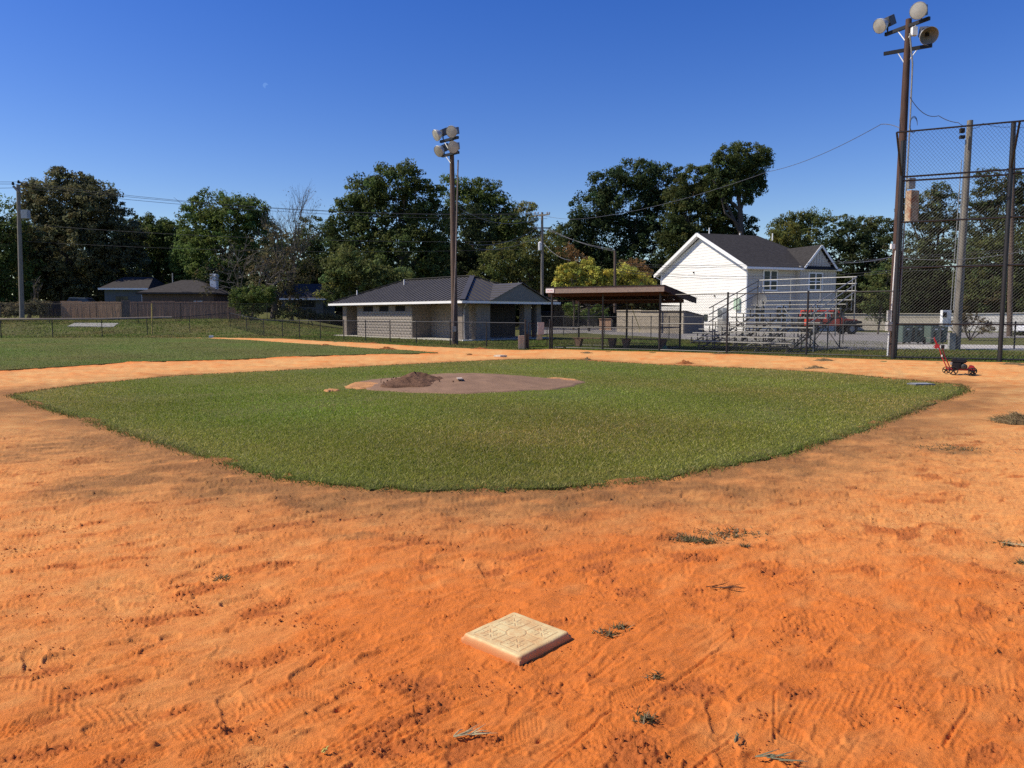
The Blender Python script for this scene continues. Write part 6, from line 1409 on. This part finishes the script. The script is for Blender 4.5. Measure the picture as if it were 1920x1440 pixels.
tree('shrub', 'leafy bush clump at the right end of the board fence', 'bush', 79, [(470,575,28,20),(490,555,28,24),(450,560,20,22)], (470, 600), (.075, .10, .026), size=.24, crad=.5, seed=29, group='bushes and hedges', tr=.06)
tree('shrub', 'yellow-green ornamental bush in front of the blue house windows', 'bush', 84, [(545,580,18,14),(530,590,20,10)], (545, 603), (.13, .14, .05), size=.2, crad=.4, seed=30, group='bushes and hedges', tr=.05)
tree('shrub', 'dark low shrub row in front of the blue house', 'bush', 84, [(570,588,24,9),(600,594,26,7),(625,597,18,6)], (590, 603), (.055, .062, .028), size=.2, crad=.4, seed=31, group='bushes and hedges', tr=.05)
tree('shrub', 'grey tangled hedge at the foot of the left utility pole', 'bush', 76, [(0,580,45,14),(45,580,30,13),(75,575,22,14),(-60,580,45,14)], (20, 600), (.075, .070, .042), size=.2, crad=.45, seed=32, group='bushes and hedges', tr=.05)
tree('shrub', 'small round clipped shrub in the car park at the right', 'bush', 50, [(1903,627,11,5)], (1903, 632), (.045, .05, .022), size=.12, crad=.2, k=30, seed=33, group=None, tr=.03)
# small multi-stem bare tree on the lawn at the right
def twigs(m, p, d, L, r0, depth, r, spread=.5, tips=None):
    q = p+d*L; m.tube([p, p.lerp(q, .5)+Vector(r.standard_normal(3))*L*.04, q], [r0, r0*.8, r0*.6], 5 if depth > 1 else 3, False)
    if depth == 0:
        if tips is not None: tips.append(q)
        return
    for k in range(3 if depth > 1 else 2+int(r.random() > .5)):
        nd = (d+Vector(r.standard_normal(3))*spread); nd.z += .08; nd.normalize(); twigs(m, p.lerp(q, r.uniform(.55, 1)), nd, L*r.uniform(.6, .85), r0*.58, depth-1, r, spread, tips)
def bare_tree(name, label, px, py, Y, hpx, stems, depth, seed, col, leafcol, nl, lsize, group=None, r0=.05, spread=.45, lean=0, mat=BARK, first=.4):
    r = np.random.default_rng(seed); b_ = P(px, py, Y); b_.z = max(Hz(b_.x, b_.y), 0); T = thing(name, b_, label, 'tree', group); m = MB(); tips = []; Hh = hpx/F*Y
    for s_ in range(stems):
        d = Vector((r.normal()*.35+lean, r.normal()*.3, 1)).normalized() if stems > 1 else Vector((lean, 0, 1)).normalized(); twigs(m, b_.copy(), d, Hh*first, r0, depth, r, spread, tips)
    m.build('trunk', mat, T, False, recalc=False)
    tp = np.array([list(x) for x in tips]); sel = tp[r.random(len(tp)) < nl]
    if len(sel): V, c = leaves_at(sel, np.full(len(sel), .25*Hh/4), 6, lsize, leafcol, .4, r); mesh_np('crown', V, np.arange(len(V)).reshape(-1, 3), LEAFM, T, False, None, c)
bare_tree('multi_stem_tree', 'small multi-stemmed nearly bare tree on the lawn behind the backstop', 1819, 633, 48, 52, 6, 4, 3, None, (.12, .09, .045), .5, .12, r0=.05, spread=.42)
bare_tree('bare_tree', 'nearly leafless tree rising thinly above the left tree line', 548, 600, 86, 218, 1, 6, 5, None, (.09, .07, .04), .10, .14, r0=.2, spread=.27, mat=M('grey_bare_bark', (.16, .14, .125), .95), first=.36)
bare_tree('bare_tree', 'dead grey leaning limbs tangled in the vines left of the blue house', 470, 600, 82, 150, 2, 5, 8, None, (.09, .08, .04), .25, .25, r0=.14, spread=.5, lean=.35, mat=M('grey_bare_bark', (.16, .14, .125), .95))
bare_tree('bare_tree', 'curving pale trunk at the foot of the magnolia tree', 52, 592, 80, 90, 1, 3, 11, None, (.06, .06, .03), .2, .3, r0=.2, spread=.3, lean=.45)
# distant wooded mass behind everything
r = np.random.default_rng(99); n = 3300
X = r.uniform(-1.0, 1.0, n)*130; Yd = 132+r.uniform(0, 16, n); top = np.where(X < 2, 16.5, 10.5)+2.0*np.sin(X*.06)+1.5*np.sin(X*.17+1); Zc = r.uniform(0, 1, n)*top
V, c = leaves_at(np.stack([X, Yd, Zc], -1), r.uniform(1.2, 2.4, n), 20, .95, (.034, .044, .017), .4, r)
tag(mesh_np('distant_woods', V, np.arange(len(V)).reshape(-1, 3), LEAFM, None, False, None, c), 'dark mass of woodland closing the view behind the houses', 'woods', kind='stuff')
r = np.random.default_rng(101)
for (x0, x1, Yn, ztop, lb) in ((-80, 720, 112, 7.5, 'dark undergrowth below the left trees'), (640, 1260, 104, 5.5, 'dark undergrowth behind the block building and dugout'), (1560, 2100, 92, 6.0, 'dark undergrowth behind the cream wall')):
    n = 700; px = r.uniform(x0, x1, n); X = (px-960)/F*Yn; Zc = r.uniform(0, 1, n)**1.2*ztop+H(X, X*0+Yn)
    V, c = leaves_at(np.stack([X, Yn+r.uniform(-2, 2, n), Zc], -1), r.uniform(.9, 1.7, n), 26, .6, (.030, .040, .015), .4, r)
    tag(mesh_np('undergrowth', V, np.arange(len(V)).reshape(-1, 3), LEAFM, None, False, None, c), lb, 'undergrowth', kind='stuff')
